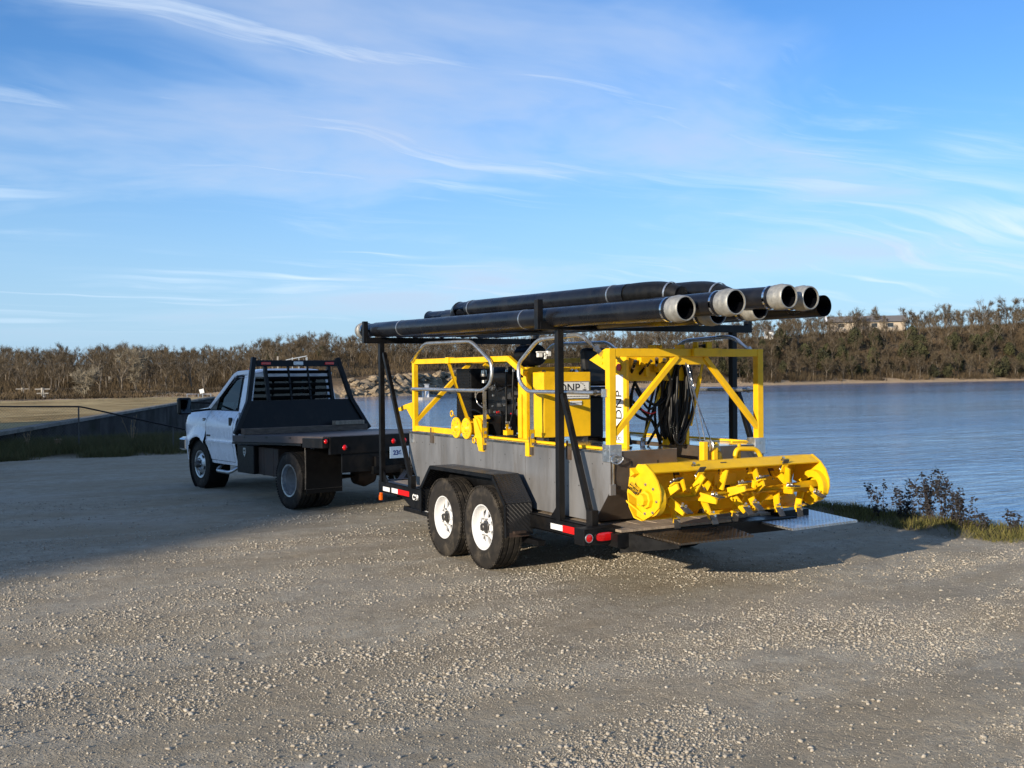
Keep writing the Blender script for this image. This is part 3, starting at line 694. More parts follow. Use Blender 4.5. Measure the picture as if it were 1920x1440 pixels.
# wheels
def trailer_wheel(x, y, s_):     # s_: which way the face looks
    tw = tyre_mesh(.392, .228, .205).build('tyre', 'rubber', T, smooth=35); fl = Matrix.Rotation(math.pi if s_ > 0 else 0, 4, 'Z')
    tw.matrix_local = Matrix.Translation((x, y-TO[1], .392)) @ fl
    # face looks along -x in wheel space
    rim = MB().lathe([(-.088, .207), (-.098, .224), (-.108, .223), (-.106, .205), (-.085, .196), (-.06, .190), (-.045, .176), (-.035, .166), (.07, .17), (.09, .205)], (0,0,0), (1,0,0), 40)
    r_ = rim.build('rim', 'rimwhite', tw, smooth=40)
    sp = MB()
    for i in range(8):
        a = 2*math.pi*i/8; Rt = Matrix.Rotation(a, 3, 'X')
        P = [Vector(p) for p in ((-.066, -.026, .085), (-.066, .026, .085), (-.046, .017, .176), (-.046, -.017, .176))]
        Q = [p+Vector((.014, 0, 0)) for p in P]; sp.hexa([Rt @ p for p in P]+[Rt @ q for q in Q])
    sp.lathe([(-.062, .062), (-.068, .070), (-.068, .088), (-.056, .096), (-.045, .092)], (0,0,0), (1,0,0), 32)
    sp.build('spokes', 'rimwhite', tw, smooth=30)
    MB().lathe([(.03, .001), (.03, .165), (.06, .165)], (0,0,0), (1,0,0), 24).build('brake_drum', 'ink', tw, smooth=40)
    MB().lathe([(-.115, .001), (-.115, .030), (-.110, .036), (-.075, .040), (-.068, .062), (-.06, .062)], (0,0,0), (1,0,0), 20).build('hub', 'dkmetal', tw, smooth=40)
    nb = MB()
    for i in range(8):
        a = 2*math.pi*(i+.5)/8; nb.cyl((-.086, .082*math.sin(a), .082*math.cos(a)), (-.06, .082*math.sin(a), .082*math.cos(a)), .0105, 6)
    nb.build('lug_nuts', 'bolt', tw); return tw
w0 = trailer_wheel(-1.05, 1.66, -1)
def clone(o, parent, mtx):
    c = copy_part(o, parent); c.matrix_local = mtx
    for ch in o.children: d = copy_part(ch, c); d.matrix_local = ch.matrix_local.copy()
    return c
for x, y, s_ in ((-1.05, 2.5, -1), (1.18, 1.66, 1), (1.18, 2.5, 1)):
    clone(w0, T, Matrix.Translation((x, y-TO[1], .392)) @ Matrix.Rotation(math.pi if s_ > 0 else 0, 4, 'Z') @ Matrix.Rotation(.5*y, 4, 'X'))
# pipe rack
for x, s_ in ((-.925, -1), (1.04, 1)):
    for y, by, bz in ((.637, .14, 1.66), (4.65, 3.79, 2.10)):
        tb('rack_post', MB().box(x-.03, x+.03, y-.03, y+.03, .56, 2.225), 'black', bevel=.004)
        yt = y-.06 if y < 1 else y-.09
        tb('rack_brace', MB().beam((x, by, .60), (x, yt, bz), .045, .045, (1,0,0)), 'black', bevel=.003)
        tb('brace_foot', MB().box(x-.032, x+.032, by-.045, by+.045, .56, .70), 'black', bevel=.003)
for y in (.637, 4.65):
    tb('rack_beam', MB().box(-1.13, 1.235, y-.032, y+.032, 2.215, 2.285), 'black', bevel=.004)
    for x in (-1.13, 1.235):
        tb('rack_stake', MB().box(x-.028, x+.028, y-.03, y+.03, 2.215, 2.475), 'black', bevel=.004)
tb('post_gusset', MB().prism([(.667, .567), (.80, .567), (.667, .70)], -.93, -.92, 'x').prism([(4.62, .567), (4.48, .567), (4.62, .70)], -.93, -.92, 'x'), 'black')
# lights, tape, lettering
tbx = tb('light_box', MB().box(-1.165, -.80, -.10, .05, .452, .585), 'black', bevel=.006)
def disc_lens(par, c, rx, rz, m, d=.012, name='tail_light'):
    n_ = 28; V = [(c[0], c[1]-d, c[2])]+[(c[0]+rx*math.copysign(abs(math.cos(t))**.55, math.cos(t)), c[1]-d*.35, c[2]+rz*math.copysign(abs(math.sin(t))**.7, math.sin(t))) for t in [2*math.pi*i/n_ for i in range(n_)]]
    V += [(x, c[1]+.01, z) for x, y, z in V[1:]]
    F = [(0, 1+i, 1+(i+1) % n_) for i in range(n_)]+[(1+i, 1+n_+i, 1+n_+(i+1) % n_, 1+(i+1) % n_) for i in range(n_)]
    return MB().add(V, F).build(name, m, par, TO, smooth=50)
disc_lens(tbx, (-1.118, -.10, .512), .030, .030, 'red', name='round_lens'); disc_lens(tbx, (-.965, -.10, .515), .088, .034, 'red', name='oval_lens')
for o in tbx.children: o.location = (0, 0, 0)
tb('light_bezel', MB().tube([(-.965+.096*math.copysign(abs(math.cos(t))**.55, math.cos(t)), -.102, .515+.042*math.copysign(abs(math.sin(t))**.7, math.sin(t))) for t in [2*math.pi*i/28 for i in range(28)]], .007, 6, closed=True), 'blackp', smooth=60)
tb('light_bezel', MB().tube([(-1.118+.034*math.cos(t), -.102, .512+.034*math.sin(t)) for t in [2*math.pi*i/20 for i in range(20)]], .005, 6, closed=True), 'galv', smooth=60)
tb('light_box', MB().box(.93, 1.29, -.10, .05, .452, .585), 'black', bevel=.006)
xs = XL-.003
def tape(y0, y1, z0, z1, m, lab=None): return tb('reflective_tape', MB().box(xs, xs+.004, y0, y1, z0, z1), m, label=lab)
tape(.79, .595, .468, .518, 'whitetape', 'white reflective tape'); tape(.592, .29, .462, .522, 'redtape', 'red reflective tape'); tape(.245, .19, .468, .53, 'whitetape', 'white reflective tape')
tape(4.62, 4.42, .455, .505, 'whitetape', 'white reflective tape'); tape(4.36, 4.18, .455, .51, 'whitetape', 'white reflective tape'); tape(4.178, 3.86, .452, .512, 'redtape', 'red reflective tape')
tape(3.50, 3.36, .44, .505, 'sticker', 'small white sticker')
st_ = tb('size_sticker', MB().box(xs+.003, xs+.008, 3.45, 3.32, .335, .43), 'sticker'); b_ = tb('sticker_band', MB().box(xs+.001, xs+.004, 3.45, 3.32, .405, .43), 'bluest')
text('lettering', 'ST', .065, 'ink', T, (xs+.001, 3.385-TO[1], .368), (0,-1,0), (0,0,1), bold=.002)
text('lettering', 'C&B', .085, 'sticker', T, (xs-.001, 3.68-TO[1], .46), (0,-1,0), (0,0,1), bold=.004)
tb('marker_light', MB().box(XL-.03, XL, 4.63, 4.67, .40, .43).box(XL-.035, XL-.004, 4.62, 4.68, .34, .40), 'amber', bevel=.006)

# ------------------------------------------------------------------ dredge
D_ = thing('dredge', 'yellow framed steel cutter dredge standing on the trailer under the rack of pipes', 'dredge', (0, 2, .565)); DO = (0, 2, .565)
def db(name, mb, m, par=None, **k):
    o = mb.build(name, m, par or D_, DO, **k)
    return o
def sub(par, name, mb, m, **k):     # a sub-part; its parent sits at the dredge's own origin
    return mb.build(name, m, par, DO, **k)
X0, ZT_, ZB = .836, 1.185, .585
side = [(0, ZT_), (0, .87), (.20, .63), (.24, ZB), (3.86, ZB), (3.88, .66), (4.05, .90), (4.05, ZT_-.02)]
SL, SR = -.147, .20
pont = [(0, ZT_), (0, .87), (.20, .63), (.24, ZB), (1.7, ZB), (1.7, ZT_)]; bow = [(1.702, ZT_), (1.702, ZB), (3.86, ZB), (3.88, .66), (4.05, .90), (4.05, ZT_-.02)]
db('pontoon', MB().prism(pont, -X0+.004, SL, 'x'), 'hulldark'); db('pontoon', MB().prism(pont, SR, X0-.004, 'x'), 'hulldark'); db('bow_section', MB().prism(bow, -X0+.004, X0-.004, 'x'), 'hulldark')
# side plates between the welded seams
eng = None
seams = [0, 1.39, 2.03, 2.66, 3.21, 4.05]
def clip(poly, y0, y1):
    def cut(P, y, keep):
        out = []
        for i in range(len(P)):
            a, b = P[i], P[(i+1) % len(P)]; ka, kb = keep(a[0]), keep(b[0])
            if ka: out.append(a)
            if ka != kb: t = (y-a[0])/(b[0]-a[0]); out.append((y, a[1]+t*(b[1]-a[1])))
        return out
    return cut(cut(poly, y0, lambda v: v >= y0-1e-6), y1, lambda v: v <= y1+1e-6)
for s_ in (-1, 1):
    for a, b in zip(seams[:-1], seams[1:]):
        P = clip([(0, ZT_-.006), (0, .87), (.20, .63), (.235, ZB+.004), (3.86, ZB+.004), (3.88, .66), (4.05, .90), (4.05, ZT_-.025)], a+(.003 if a else 0), b-.003)
        db('side_plate', MB().prism(P, s_*X0, s_*(X0-.0045), 'x'), 'hull')
m_ = MB()
for s_ in (-1, 1):
    for zz_, ys in ((1.07, np.arange(.1, 4, .17)), (.86, np.arange(.25, 4, .21)), (.97, (.34, .55, 1.0, 1.9, 2.3))):
        for y in ys:
            if rnd.random() < .75:
                yy_ = y+rnd.uniform(-.02, .02); z_ = zz_+rnd.uniform(-.012, .012); m_.cyl((s_*(X0-.001), yy_, z_), (s_*(X0+.0012), yy_, z_), rnd.uniform(.004, .008), 6)
db('weld_dimples', m_, 'dkmetal', kind='stuff')
# deck plates
def deckplate(x0, x1, y0, y1, z=ZT_): return db('deck_plate', MB().box(x0, x1, y0, y1, z+.001, z+.006), 'deckst')
for a, b in ((.0, .85), (.853, 1.70)): deckplate(-X0, SL, a, b); deckplate(SR, X0, a, b)
for a, b in ((1.703, 2.5), (2.503, 3.3), (3.303, 4.04)): deckplate(-X0, X0, a, b)
for s_ in (-1, 1): db('gunwale', MB().beam((s_*(X0+.004), 0, ZT_-.004), (s_*(X0+.004), 4.05, ZT_-.008), .012, .022, (0,0,1)), 'deckst')
m_ = MB()
for x in (-.62, -.35): m_.box(x-.006, x+.006, -.004, .002, 1.06, 1.10)
db('rear_slots', m_, 'ink')
# corner brackets and eyes on the stern
for s_ in (-1, 1):
    db('corner_bracket', MB().box(s_*(X0+.012), s_*(X0-.11), -.012, .10, 1.10, 1.245), 'galv', bevel=.004)
    m_ = MB()
    for x in (.80, .755): m_.cyl((s_*x, -.016, 1.20), (s_*x, -.010, 1.20), .014, 8)
    for y in (.02, .07): m_.cyl((s_*(X0+.016), y, 1.20), (s_*(X0+.010), y, 1.20), .014, 8)
    db('bracket_bolts', m_, 'bolt')
db('coiled_wire', MB().tube([( -.80+.055*math.cos(t)*(1+.12*math.sin(3.1*t)), -.03-.006*t % .02, 1.125+.035*math.sin(t)*(1+.15*math.cos(2.3*t))) for t in np.linspace(0, 31, 150)], .004, 5), 'galv', smooth=60)
db('stern_rod', MB().cyl((-.815, -.012, 1.09), (-.815, -.012, .90), .008, 8), 'bolt'); db('stern_lug', MB().box(-.86, -.80, -.03, -.012, .83, .92), 'hull', bevel=.004)
for y in (3.42, 2.2, 1.27, .62):
    db('deck_clamp', MB().box(-X0-.018, -X0+.03, y-.035, y+.035, 1.085, 1.20).cyl((-X0-.012, y+.02, 1.10), (-X0-.012, y+.02, 1.25), .009, 8), 'hulldark')
# yellow frame
Y = 'yellow'; ZF = 2.04
for s_ in (-1, 1):
    db('frame_post', MB().box(s_*(X0+.002), s_*(X0-.063), -.002, .063, 1.235, ZF), Y, bevel=.004)
    db('frame_post', MB().box(s_*(X0-.01), s_*(X0-.065), 3.93, 3.985, 1.16, ZF-.02), Y, bevel=.004)
    db('bow_clip', MB().box(s_*(X0+.01), s_*(X0-.06), 3.93, 4.0, 1.06, 1.165), 'galv', bevel=.003)
fb = db('stern_beam', MB().box(-X0+.064, X0-.064, .0, .060, 1.972, ZF), Y, bevel=.004)
db('stern_beam_pad', MB().box(.02, .33, -.035, -.001, 1.972, ZF+.004), Y, bevel=.004)
db('gusset', MB().prism([(-.20, 1.970), (.225, 1.970), (.20, 1.905), (-.175, 1.905)], .018, .030, 'y'), Y)
db('post_gusset', MB().prism([(.064, ZF), (.30, ZF-.09), (.064, 1.86)], -X0+.002, -X0+.010, 'x').cyl((-X0-.004, .11, 1.97), (-X0+.004, .11, 1.97), .012, 8).cyl((-X0-.004, .11, 1.92), (-X0+.004, .11, 1.92), .012, 8), Y)
db('diagonal_brace', MB().beam((-.775, .025, 1.33), (-.12, .025, 1.975), .045, .045, (0,1,0)), Y, bevel=.003)
db('diagonal_brace', MB().beam((.80, .025, 1.325), (.175, .025, 1.972), .045, .045, (0,1,0)), Y, bevel=.003)
db('bow_beam', MB().box(-X0+.067, X0-.067, 3.935, 3.98, 1.965, 2.015), Y, bevel=.003)
for s_ in (-1, 1):
    db('bow_brace', MB().beam((s_*.80, 3.95, 1.30), (s_*.10, 3.95, 1.96), .045, .045, (0,1,0)), Y)
    db('side_beam', MB().beam((s_*.80, 3.93, 1.985), (s_*.78, 1.78, 1.985), .045, .055, (0,0,1)), Y, bevel=.003)
    db('side_beam_end', MB().beam((s_*.78, 1.79, 1.985), (s_*.74, 1.54, 1.84), .045, .055, (0,0,1)), Y, bevel=.003)
    db('deck_beam', MB().beam((s_*.79, 3.93, 1.225), (s_*.79, 2.95, 1.225), .05, .06, (0,0,1)), Y, bevel=.003)
    db('deck_strip', MB().beam((s_*.77, 2.2, 1.205), (s_*.77, .07, 1.205), .05, .02, (0,0,1)), Y)
db('beam_clip', MB().box(-.83, -.76, 3.02, 3.10, 1.955, 2.02), Y)
db('guy_rod', MB().cyl((-.80, 3.08, 1.965), (-.78, 2.68, 1.36), .019, 10), Y, smooth=40)
db('bow_hook', MB().prism([(4.0, 1.52), (4.0, 1.32), (4.16, 1.44), (4.34, 1.42), (4.34, 1.46), (4.20, 1.49)], -.82, -.78, 'x').box(-.815, -.785, 4.34, 4.42, 1.41, 1.45), Y)
# guard rails
def rail(pts, r=.019): return MB().tube(bend(pts, .10, 7), r, 12)
for s_ in (-1, 1):
    x = s_*(X0+.005)
    db('guard_rail', rail([(x, 3.95, 1.985), (x, 3.60, 2.185), (x, 2.46, 2.175), (x, 2.02, 1.95), (x, 2.03, 1.76), (x, 2.20, 1.672), (x, 3.94, 1.675)]), 'rail', smooth=60)
    db('rail_stanchion', MB().cyl((x, 2.185, 1.24), (x, 2.185, 1.665), .019, 12), 'rail', smooth=40)
    db('guard_rail', rail([(x, .11, 2.0), (x, .42, 2.17), (x, 1.13, 2.15), (x, 1.50, 1.93), (x, 1.49, 1.77), (x, 1.33, 1.672), (x, .12, 1.672)]), 'rail', smooth=60)
    db('rail_stanchion', MB().cyl((x, 1.255, 1.24), (x, 1.255, 1.665), .019, 12), 'rail', smooth=40)
    db('rail_socket', MB().cyl((x, 2.185, 1.13), (x, 2.185, 1.30), .026, 12).box(x-.02, x+.02, 2.20, 2.29, 1.07, 1.20), Y, smooth=40)
    db('rail_socket', MB().cyl((x, 1.255, 1.16), (x, 1.255, 1.32), .026, 12).box(x-.02, x+.02, 1.28, 1.35, 1.07, 1.20), Y, smooth=40)
    db('rail_collar', MB().cyl((x, .08, 1.672), (x, .20, 1.672), .028, 12).box(x-.012, x+.012, .03, .10, 1.64, 1.705), 'galv', smooth=40); db('rail_collar', MB().cyl((x, .10, 1.995), (x, .19, 2.045), .028, 12), 'galv', smooth=40)
# operator cabinet (hydraulic tank) with its sign
tank = db('hydraulic_tank', MB().box(-.685, -.155, 1.30, 1.50, 1.235, 1.850), Y, bevel=.008)
for x in (-.66, -.22): db('tank_foot', MB().box(x, x+.04, 1.32, 1.48, 1.19, 1.236), 'dkmetal')
sub(tank, 'sign_plate', MB().box(-.555, -.185, 1.289, 1.2985, 1.60, 1.755), 'sticker', bevel=.003); 
m_ = MB(); 
for a, b in (((-.558, 1.29, 1.597), (-.182, 1.29, 1.597)), ((-.558, 1.29, 1.758), (-.182, 1.29, 1.758)), ((-.558, 1.29, 1.597), (-.558, 1.29, 1.758)), ((-.182, 1.29, 1.597), (-.182, 1.29, 1.758))): m_.beam(a, b, .006)
sub(tank, 'sign_border', m_, 'galv')
sub(tank, 'small_sign', MB().box(-.395, -.265, 1.291, 1.2985, 1.535, 1.575), 'sticker')
def dl(par, name, body, size, m, p, xd=(1,0,0), yd=(0,0,1), **k): return text(name, body, size, m, par, (p[0]-DO[0], p[1]-DO[1], p[2]-DO[2]), xd, yd, **k)
dl(tank, 'lettering', 'DNP', .115, 'ink', (-.405, 1.2875, 1.695)); dl(tank, 'lettering', 'SIX', .032, 'ink', (-.235, 1.2875, 1.675))
m_ = MB()       # the two lines of small print, too fine to read in the photograph
for x0_, x1_, z_, y_, h_ in ((-.535, -.21, 1.618, 1.2885, .008), (-.385, -.275, 1.555, 1.2905, .007)):
    x = x0_
    while x < x1_: w_ = rnd.uniform(.006, .014); m_.box(x, x+w_, y_-.0008, y_, z_-h_/2, z_+h_/2); x += w_+rnd.uniform(.003, .008)
sub(tank, 'small_print', m_, 'dkmetal', kind='stuff')
m_ = MB()
for i in range(6): a = R(80-i*24); m_.cyl((-.285+.055*math.cos(a), 1.289, 1.69+.055*math.sin(a)), (-.285+.055*math.cos(a), 1.2865, 1.69+.055*math.sin(a)), .005, 8)
sub(tank, 'sign_dots', m_, 'ink')
sub(tank, 'filler_cap', MB().cyl((-.30, 1.40, 1.85), (-.30, 1.40, 1.90), .025, 12).cyl((-.24, 1.42, 1.85), (-.24, 1.42, 1.895), .022, 12).cyl((-.62, 1.4, 1.85), (-.62, 1.4, 1.87), .02, 10), 'chrome', smooth=40)
db('tank_frame', MB().box(-.72, -.655, 1.56, 1.62, 1.10, 1.90).box(-.16, -.10, 1.56, 1.62, 1.19, 1.90).box(-.655, -.16, 1.56, 1.62, 1.835, 1.90).box(-.72, -.70, 1.62, 1.72, 1.19, 1.80), Y, bevel=.004)
db('tank_frame_plate', MB().prism([(1.63, 1.22), (1.70, 1.22), (1.70, 1.60), (1.66, 1.64), (1.63, 1.64)], -.735, -.725, 'x'), Y)
# diesel engine with radiator, muffler and air cleaner
eng = db('engine', MB().box(-.35, .22, 1.66, 2.72, 1.30, 1.70).box(-.26, .14, 1.7, 2.66, 1.70, 1.86).prism([(1.95, 1.30), (2.6, 1.30), (2.5, 1.21), (2.05, 1.21)], -.24, .14, 'x'), 'engine', bevel=.02)
eng.location = (0, .32, 0)
rad = sub(eng, 'radiator', MB().box(-.46, .40, 2.90, 3.26, 1.29, 1.90), 'blackp', bevel=.01)
m_ = MB()
for i in range(17): m_.box(-.468, -.458, 2.92, 3.24, 1.33+i*.033, 1.342+i*.033)
sub(eng, 'radiator_fins', m_, 'engine')
m_ = MB()
for i in range(5): m_.cyl((-.30+.10*i, 2.80, 1.60), (-.30+.10*i, 2.84, 1.60), .045, 10)
m_.lathe([(0, .02), (0, .26), (.02, .26), (.02, .02)], (-.03, 2.80, 1.58), (0,1,0), 24); sub(eng, 'fan_pulley', m_, 'blackp', smooth=40)
m_ = MB().lathe([(0, .02), (.01, .10), (.04, .115), (.40, .115), (.43, .10), (.44, .02)], (-.30, 2.20, 1.80), (0,1,0), 24); sub(eng, 'air_cleaner', m_, 'blackp', smooth=40)
m_ = MB().lathe([(0, .02), (.01, .10), (.03, .11), (.34, .11), (.36, .09), (.37, .02)], (-.18, 1.90, 2.03), (0,1,0), 24).cyl((-.18, 2.05, 1.80), (-.18, 2.05, 1.94), .035, 12).cyl((-.18, 2.0, 2.11), (-.18, 2.0, 2.20), .035, 12); sub(eng, 'muffler', m_, 'engine', smooth=40)
m_ = MB()
for i, (y, z, r_, x) in enumerate(((2.30, 1.55, .05, -.38), (2.10, 1.50, .045, -.37), (2.55, 1.70, .035, -.36), (2.0, 1.42, .055, -.38), (2.42, 1.40, .05, -.37), (1.92, 1.62, .03, -.36), (2.2, 1.62, .028, -.37))): m_.cyl((x, y, z), (x+.12, y, z), r_, 12)
for i in range(14): y, z = rnd.uniform(1.9, 2.65), rnd.uniform(1.33, 1.72); m_.cbox((-.345, y, z), (rnd.uniform(.03, .09), rnd.uniform(.03, .10), rnd.uniform(.02, .07)))
sub(eng, 'engine_fittings', m_, 'dkmetal', smooth=35, kind='stuff')
m_ = MB()
for i in range(16): y, z = rnd.uniform(1.88, 2.8), rnd.uniform(1.34, 1.80); m_.cyl((-.40, y, z), (-.385, y, z), rnd.uniform(.006, .014), 6)
m_.lathe([(0, .001), (0, .03), (.02, .034), (.07, .03), (.08, .001)], (-.36, 2.78, 1.81), (0,0,1), 14).lathe([(0, .001), (0, .026), (.03, .026), (.03, .001)], (-.36, 2.78, 1.74), (0,0,1), 14)
m_.tube(bez([(-.42, 2.75, 1.66), (-.44, 2.82, 1.60), (-.43, 2.80, 1.52), (-.42, 2.70, 1.47)], 8), .006, 6).tube(bez([(-.42, 2.70, 1.67), (-.45, 2.80, 1.65), (-.44, 2.84, 1.58)], 8), .005, 6)
sub(eng, 'bright_fittings', m_, 'bolt', smooth=35, kind='stuff')
sub(eng, 'oil_cap', MB().cyl((-.395, 2.12, 1.415), (-.37, 2.12, 1.415), .016, 10).cyl((-.40, 2.42, 1.43), (-.375, 2.42, 1.43), .012, 10), 'red')
sub(eng, 'battery_box', MB().box(-.60, -.42, 1.95, 2.38, 1.20, 1.42), 'blackp', bevel=.01)
m_ = MB().tube(bez([(-.48, 2.9, 1.42), (-.50, 2.75, 1.45), (-.50, 2.55, 1.40), (-.48, 2.40, 1.28)], 8), .008, 6).tube(bez([(-.42, 2.4, 1.75), (-.5, 2.2, 1.66), (-.45, 2.0, 1.72), (-.4, 1.85, 1.6)], 8), .01, 6); sub(eng, 'cables', m_, 'hose', smooth=60)
# valve bank, white filters on top
db('filter_head', MB().box(-.42, -.37, 1.83, 1.87, 2.0, 2.05).box(-.33, -.29, 1.80, 1.84, 2.01, 2.065).box(-.44, -.29, 1.82, 1.85, 2.045, 2.058).cyl((-.36, 1.80, 1.98), (-.36, 1.80, 2.04), .014, 10), 'sticker', bevel=.004)
for y, x in ((2.12, -.62), (1.98, -.62)):
    h_ = db('hydraulic_hose', MB().tube(bez([(x, y, 1.90), (x-.01, y, 1.70), (x, y+.01, 1.50), (x-.01, (y+2.12)/2, 1.31)], 8), .011, 8), 'hose', smooth=60)
    sub(h_, 'hose_fitting', MB().cyl((x, y, 1.86), (x, y, 1.95), .014, 8).cyl((x-.01, (y+2.12)/2, 1.29), (x-.005, (y+2.12)/2, 1.36), .014, 8), 'bolt')
db('suction_fitting', MB().box(-.65, -.58, 2.07, 2.15, 1.22, 1.27).cyl((-.615, 2.11, 1.20), (-.615, 2.11, 1.33), .028, 10), Y, smooth=30)
for k in range(4): db('deck_hose', MB().tube(bez([(-.70+.02*k, 2.25-.03*k, 1.21), (-.62, 2.0+.03*k, 1.215), (-.55-.03*k, 1.80+.03*k, 1.23), (-.45, 1.86+.06*k, 1.24+.01*k)], 8), .012, 8), 'hose', smooth=60)
# traverse winches beside the deck
for y in (2.80, 2.565):
    wn = db('winch_drum', MB().lathe([(0, .012), (-.006, .055), (0, .06), (0, .108), (.012, .110), (.016, .108), (.016, .06), (.13, .06), (.13, .108), (.15, .108), (.15, .01)], (-.86, y, 1.278), (1,0,0), 32), Y, smooth=35)
    sub(wn, 'hub', MB().lathe([(-.02, .001), (-.02, .022), (0, .045)], (-.86, y, 1.278), (1,0,0), 14).box(-.868, -.858, y-.05, y-.02, 1.30, 1.34), Y, smooth=35)
    m_ = MB()
    for i in range(6): a = i*1.047+.3; m_.cyl((-.868, y+.075*math.cos(a), 1.278+.075*math.sin(a)), (-.858, y+.075*math.cos(a), 1.278+.075*math.sin(a)), .006, 6)
    sub(wn, 'bolt_heads', m_, 'bolt')
db('winch_bracket', MB().prism([(2.42, 1.38), (2.36, 1.38), (2.20, 1.17), (2.20, 1.06), (2.30, 1.06), (2.38, 1.2)], -.85, -.835, 'x').box(-.84, -.76, 2.22, 2.42, 1.19, 1.21).prism([(2.7, 1.40), (2.45, 1.42), (2.40, 1.38), (2.62, 1.33)], -.70, -.66, 'x'), Y)
db('winch_motor', MB().cyl((-.70, 2.68, 1.30), (-.48, 2.68, 1.30), .075, 16).box(-.72, -.66, 2.45, 2.9, 1.20, 1.34), Y, smooth=35)
db('pull_ring', MB().tube([(-.84, 2.93+.03*math.cos(t), 1.42+.03*math.sin(t)) for t in np.linspace(0, 6.28, 14)[:-1]], .008, 6, closed=True).tube([(-.84, 2.90, 1.41), (-.82, 2.80, 1.36)], .008, 6), Y, smooth=60)
db('pull_ring', MB().tube([(-.87, 2.37+.026*math.cos(t), 1.165+.026*math.sin(t)) for t in np.linspace(0, 6.28, 14)[:-1]], .008, 6, closed=True), Y, smooth=60)
# seat
se = db('seat', MB().box(-.15, .20, .92, 1.36, 1.60, 1.70), 'seat', bevel=.03); se.location = (.10, .62, 0)
Rb = Matrix.Rotation(R(-8), 3, 'X')
sub(se, 'seat_back', MB().cbox((.025, 1.0, 1.90), (.33, .10, .38), Rb), 'seat', bevel=.04); sub(se, 'pedestal', MB().box(-.06, .12, 1.02, 1.24, 1.19, 1.60), 'blackp', bevel=.01)
sub(se, 'armrest', MB().box(-.20, -.16, .92, 1.22, 1.74, 1.79).box(.21, .26, .92, 1.22, 1.74, 1.79), 'seat', bevel=.012)
sub(se, 'control_levers', MB().tube([(-.26, .86, 1.60), (-.27, .84, 1.80)], .007, 6).tube([(-.22, .86, 1.60), (-.23, .83, 1.80)], .007, 6).cyl((-.24, .8, 1.5), (-.24, .8, 1.62), .05, 10), 'dkmetal')
db('white_bracket', MB().prism([(-.30, 1.53), (-.10, 1.53), (-.12, 1.20), (-.16, 1.20)], .78, .80, 'y'), 'sticker')
# ladder tower with the vertical name panel
db('tower_post', MB().box(-.525, -.495, .20, .42, 1.19, 1.99), Y, bevel=.004)
db('tower_post', MB().box(.20, .235, .30, .42, 1.19, 1.99), Y, bevel=.004); db('tower_post', MB().box(.02, .07, .34, .42, 1.19, 1.76), Y, bevel=.004)
db('tower_plate', MB().box(-.495, .20, .30, .315, 1.765, 1.985), Y, bevel=.003)
db('tower_stop', MB().cyl((-.529, .30, 1.885), (-.536, .30, 1.885), .032, 18), 'redtape')
pn = db('name_panel', MB().box(-.532, -.5255, .245, .36, 1.235, 1.82), 'sticker')
dl(pn, 'lettering', 'DNP', .125, 'ink', (-.5335, .30, 1.56), (0,0,1), (0,1,0)); dl(pn, 'lettering', 'DO', .05, 'ink', (-.5335, .305, 1.27), (0,-1,0), (0,0,1))
db('tower_lugs', MB().box(-.30, -.27, .10, .20, 2.03, 2.075).box(-.24, -.21, .10, .20, 2.03, 2.075).box(-.01, .03, .10, .20, 2.03, 2.08), Y, bevel=.008)
db('sheave_bracket', MB().box(.08, .10, .0, .06, ZF, ZF+.06), Y, bevel=.004); db('sheave_bracket', MB().box(.19, .25, .0, .06, ZF, ZF+.06), Y, bevel=.004); db('sheave', MB().cyl((.10, .03, ZF+.025), (.19, .03, ZF+.025), .02, 12), 'dkmetal', smooth=40)
man = db('valve_manifold', MB().box(-.34, -.06, .24, .30, 1.90, 1.97).box(-.30, -.26, .22, .26, 1.80, 1.92).box(-.18, -.10, .20, .27, 1.84, 1.92), Y, bevel=.005)
hy = [(-.42, .22, 1.92, -.36, .42, 1.72, -.33, .5, 1.45, -.30, .45, 1.20), (-.28, .20, 1.92, -.32, .34, 1.78, -.36, .40, 1.55, -.44, .46, 1.20),
      (-.20, .20, 1.94, -.12, .30, 1.82, -.14, .40, 1.50, -.16, .45, 1.20), (-.12, .20, 1.93, -.07, .30, 1.75, -.02, .36, 1.50, .0, .42, 1.20),
      (-.40, .30, 1.66, -.36, .34, 1.50, -.22, .30, 1.43, -.10, .35, 1.56), (-.10, .22, 1.90, .0, .26, 1.70, -.05, .36, 1.40, -.12, .45, 1.20),
      (-.47, .36, 1.75, -.45, .42, 1.5, -.43, .42, 1.3, -.40, .42, 1.19), (-.36, .3, 1.70, -.2, .32, 1.52, -.05, .34, 1.60, .05, .34, 1.66),
      (-.45, .4, 1.7, -.3, .36, 1.55, -.1, .4, 1.40, .0, .42, 1.2), (.0, .32, 1.62, -.1, .34, 1.55, -.24, .34, 1.62, -.34, .33, 1.75)]
for i, h_ in enumerate(hy):
    p = [Vector(h_[j:j+3]) for j in (0, 3, 6, 9)]; o = db('hydraulic_hose', MB().tube(bez(p, 9), (.014, .013, .012, .011)[i % 4], 8), 'hose', smooth=60)
    if i < 4: d = (p[1]-p[0]).normalized(); sub(o, 'hose_fitting', MB().cyl(p[0]-d*.03, p[0]+d*.06, .016, 8), 'bolt', smooth=40)
db('red_wire', MB().tube(bez([(-.30, .3, 1.52), (-.22, .28, 1.48), (-.14, .3, 1.49)], 6), .006, 6), 'redtape')
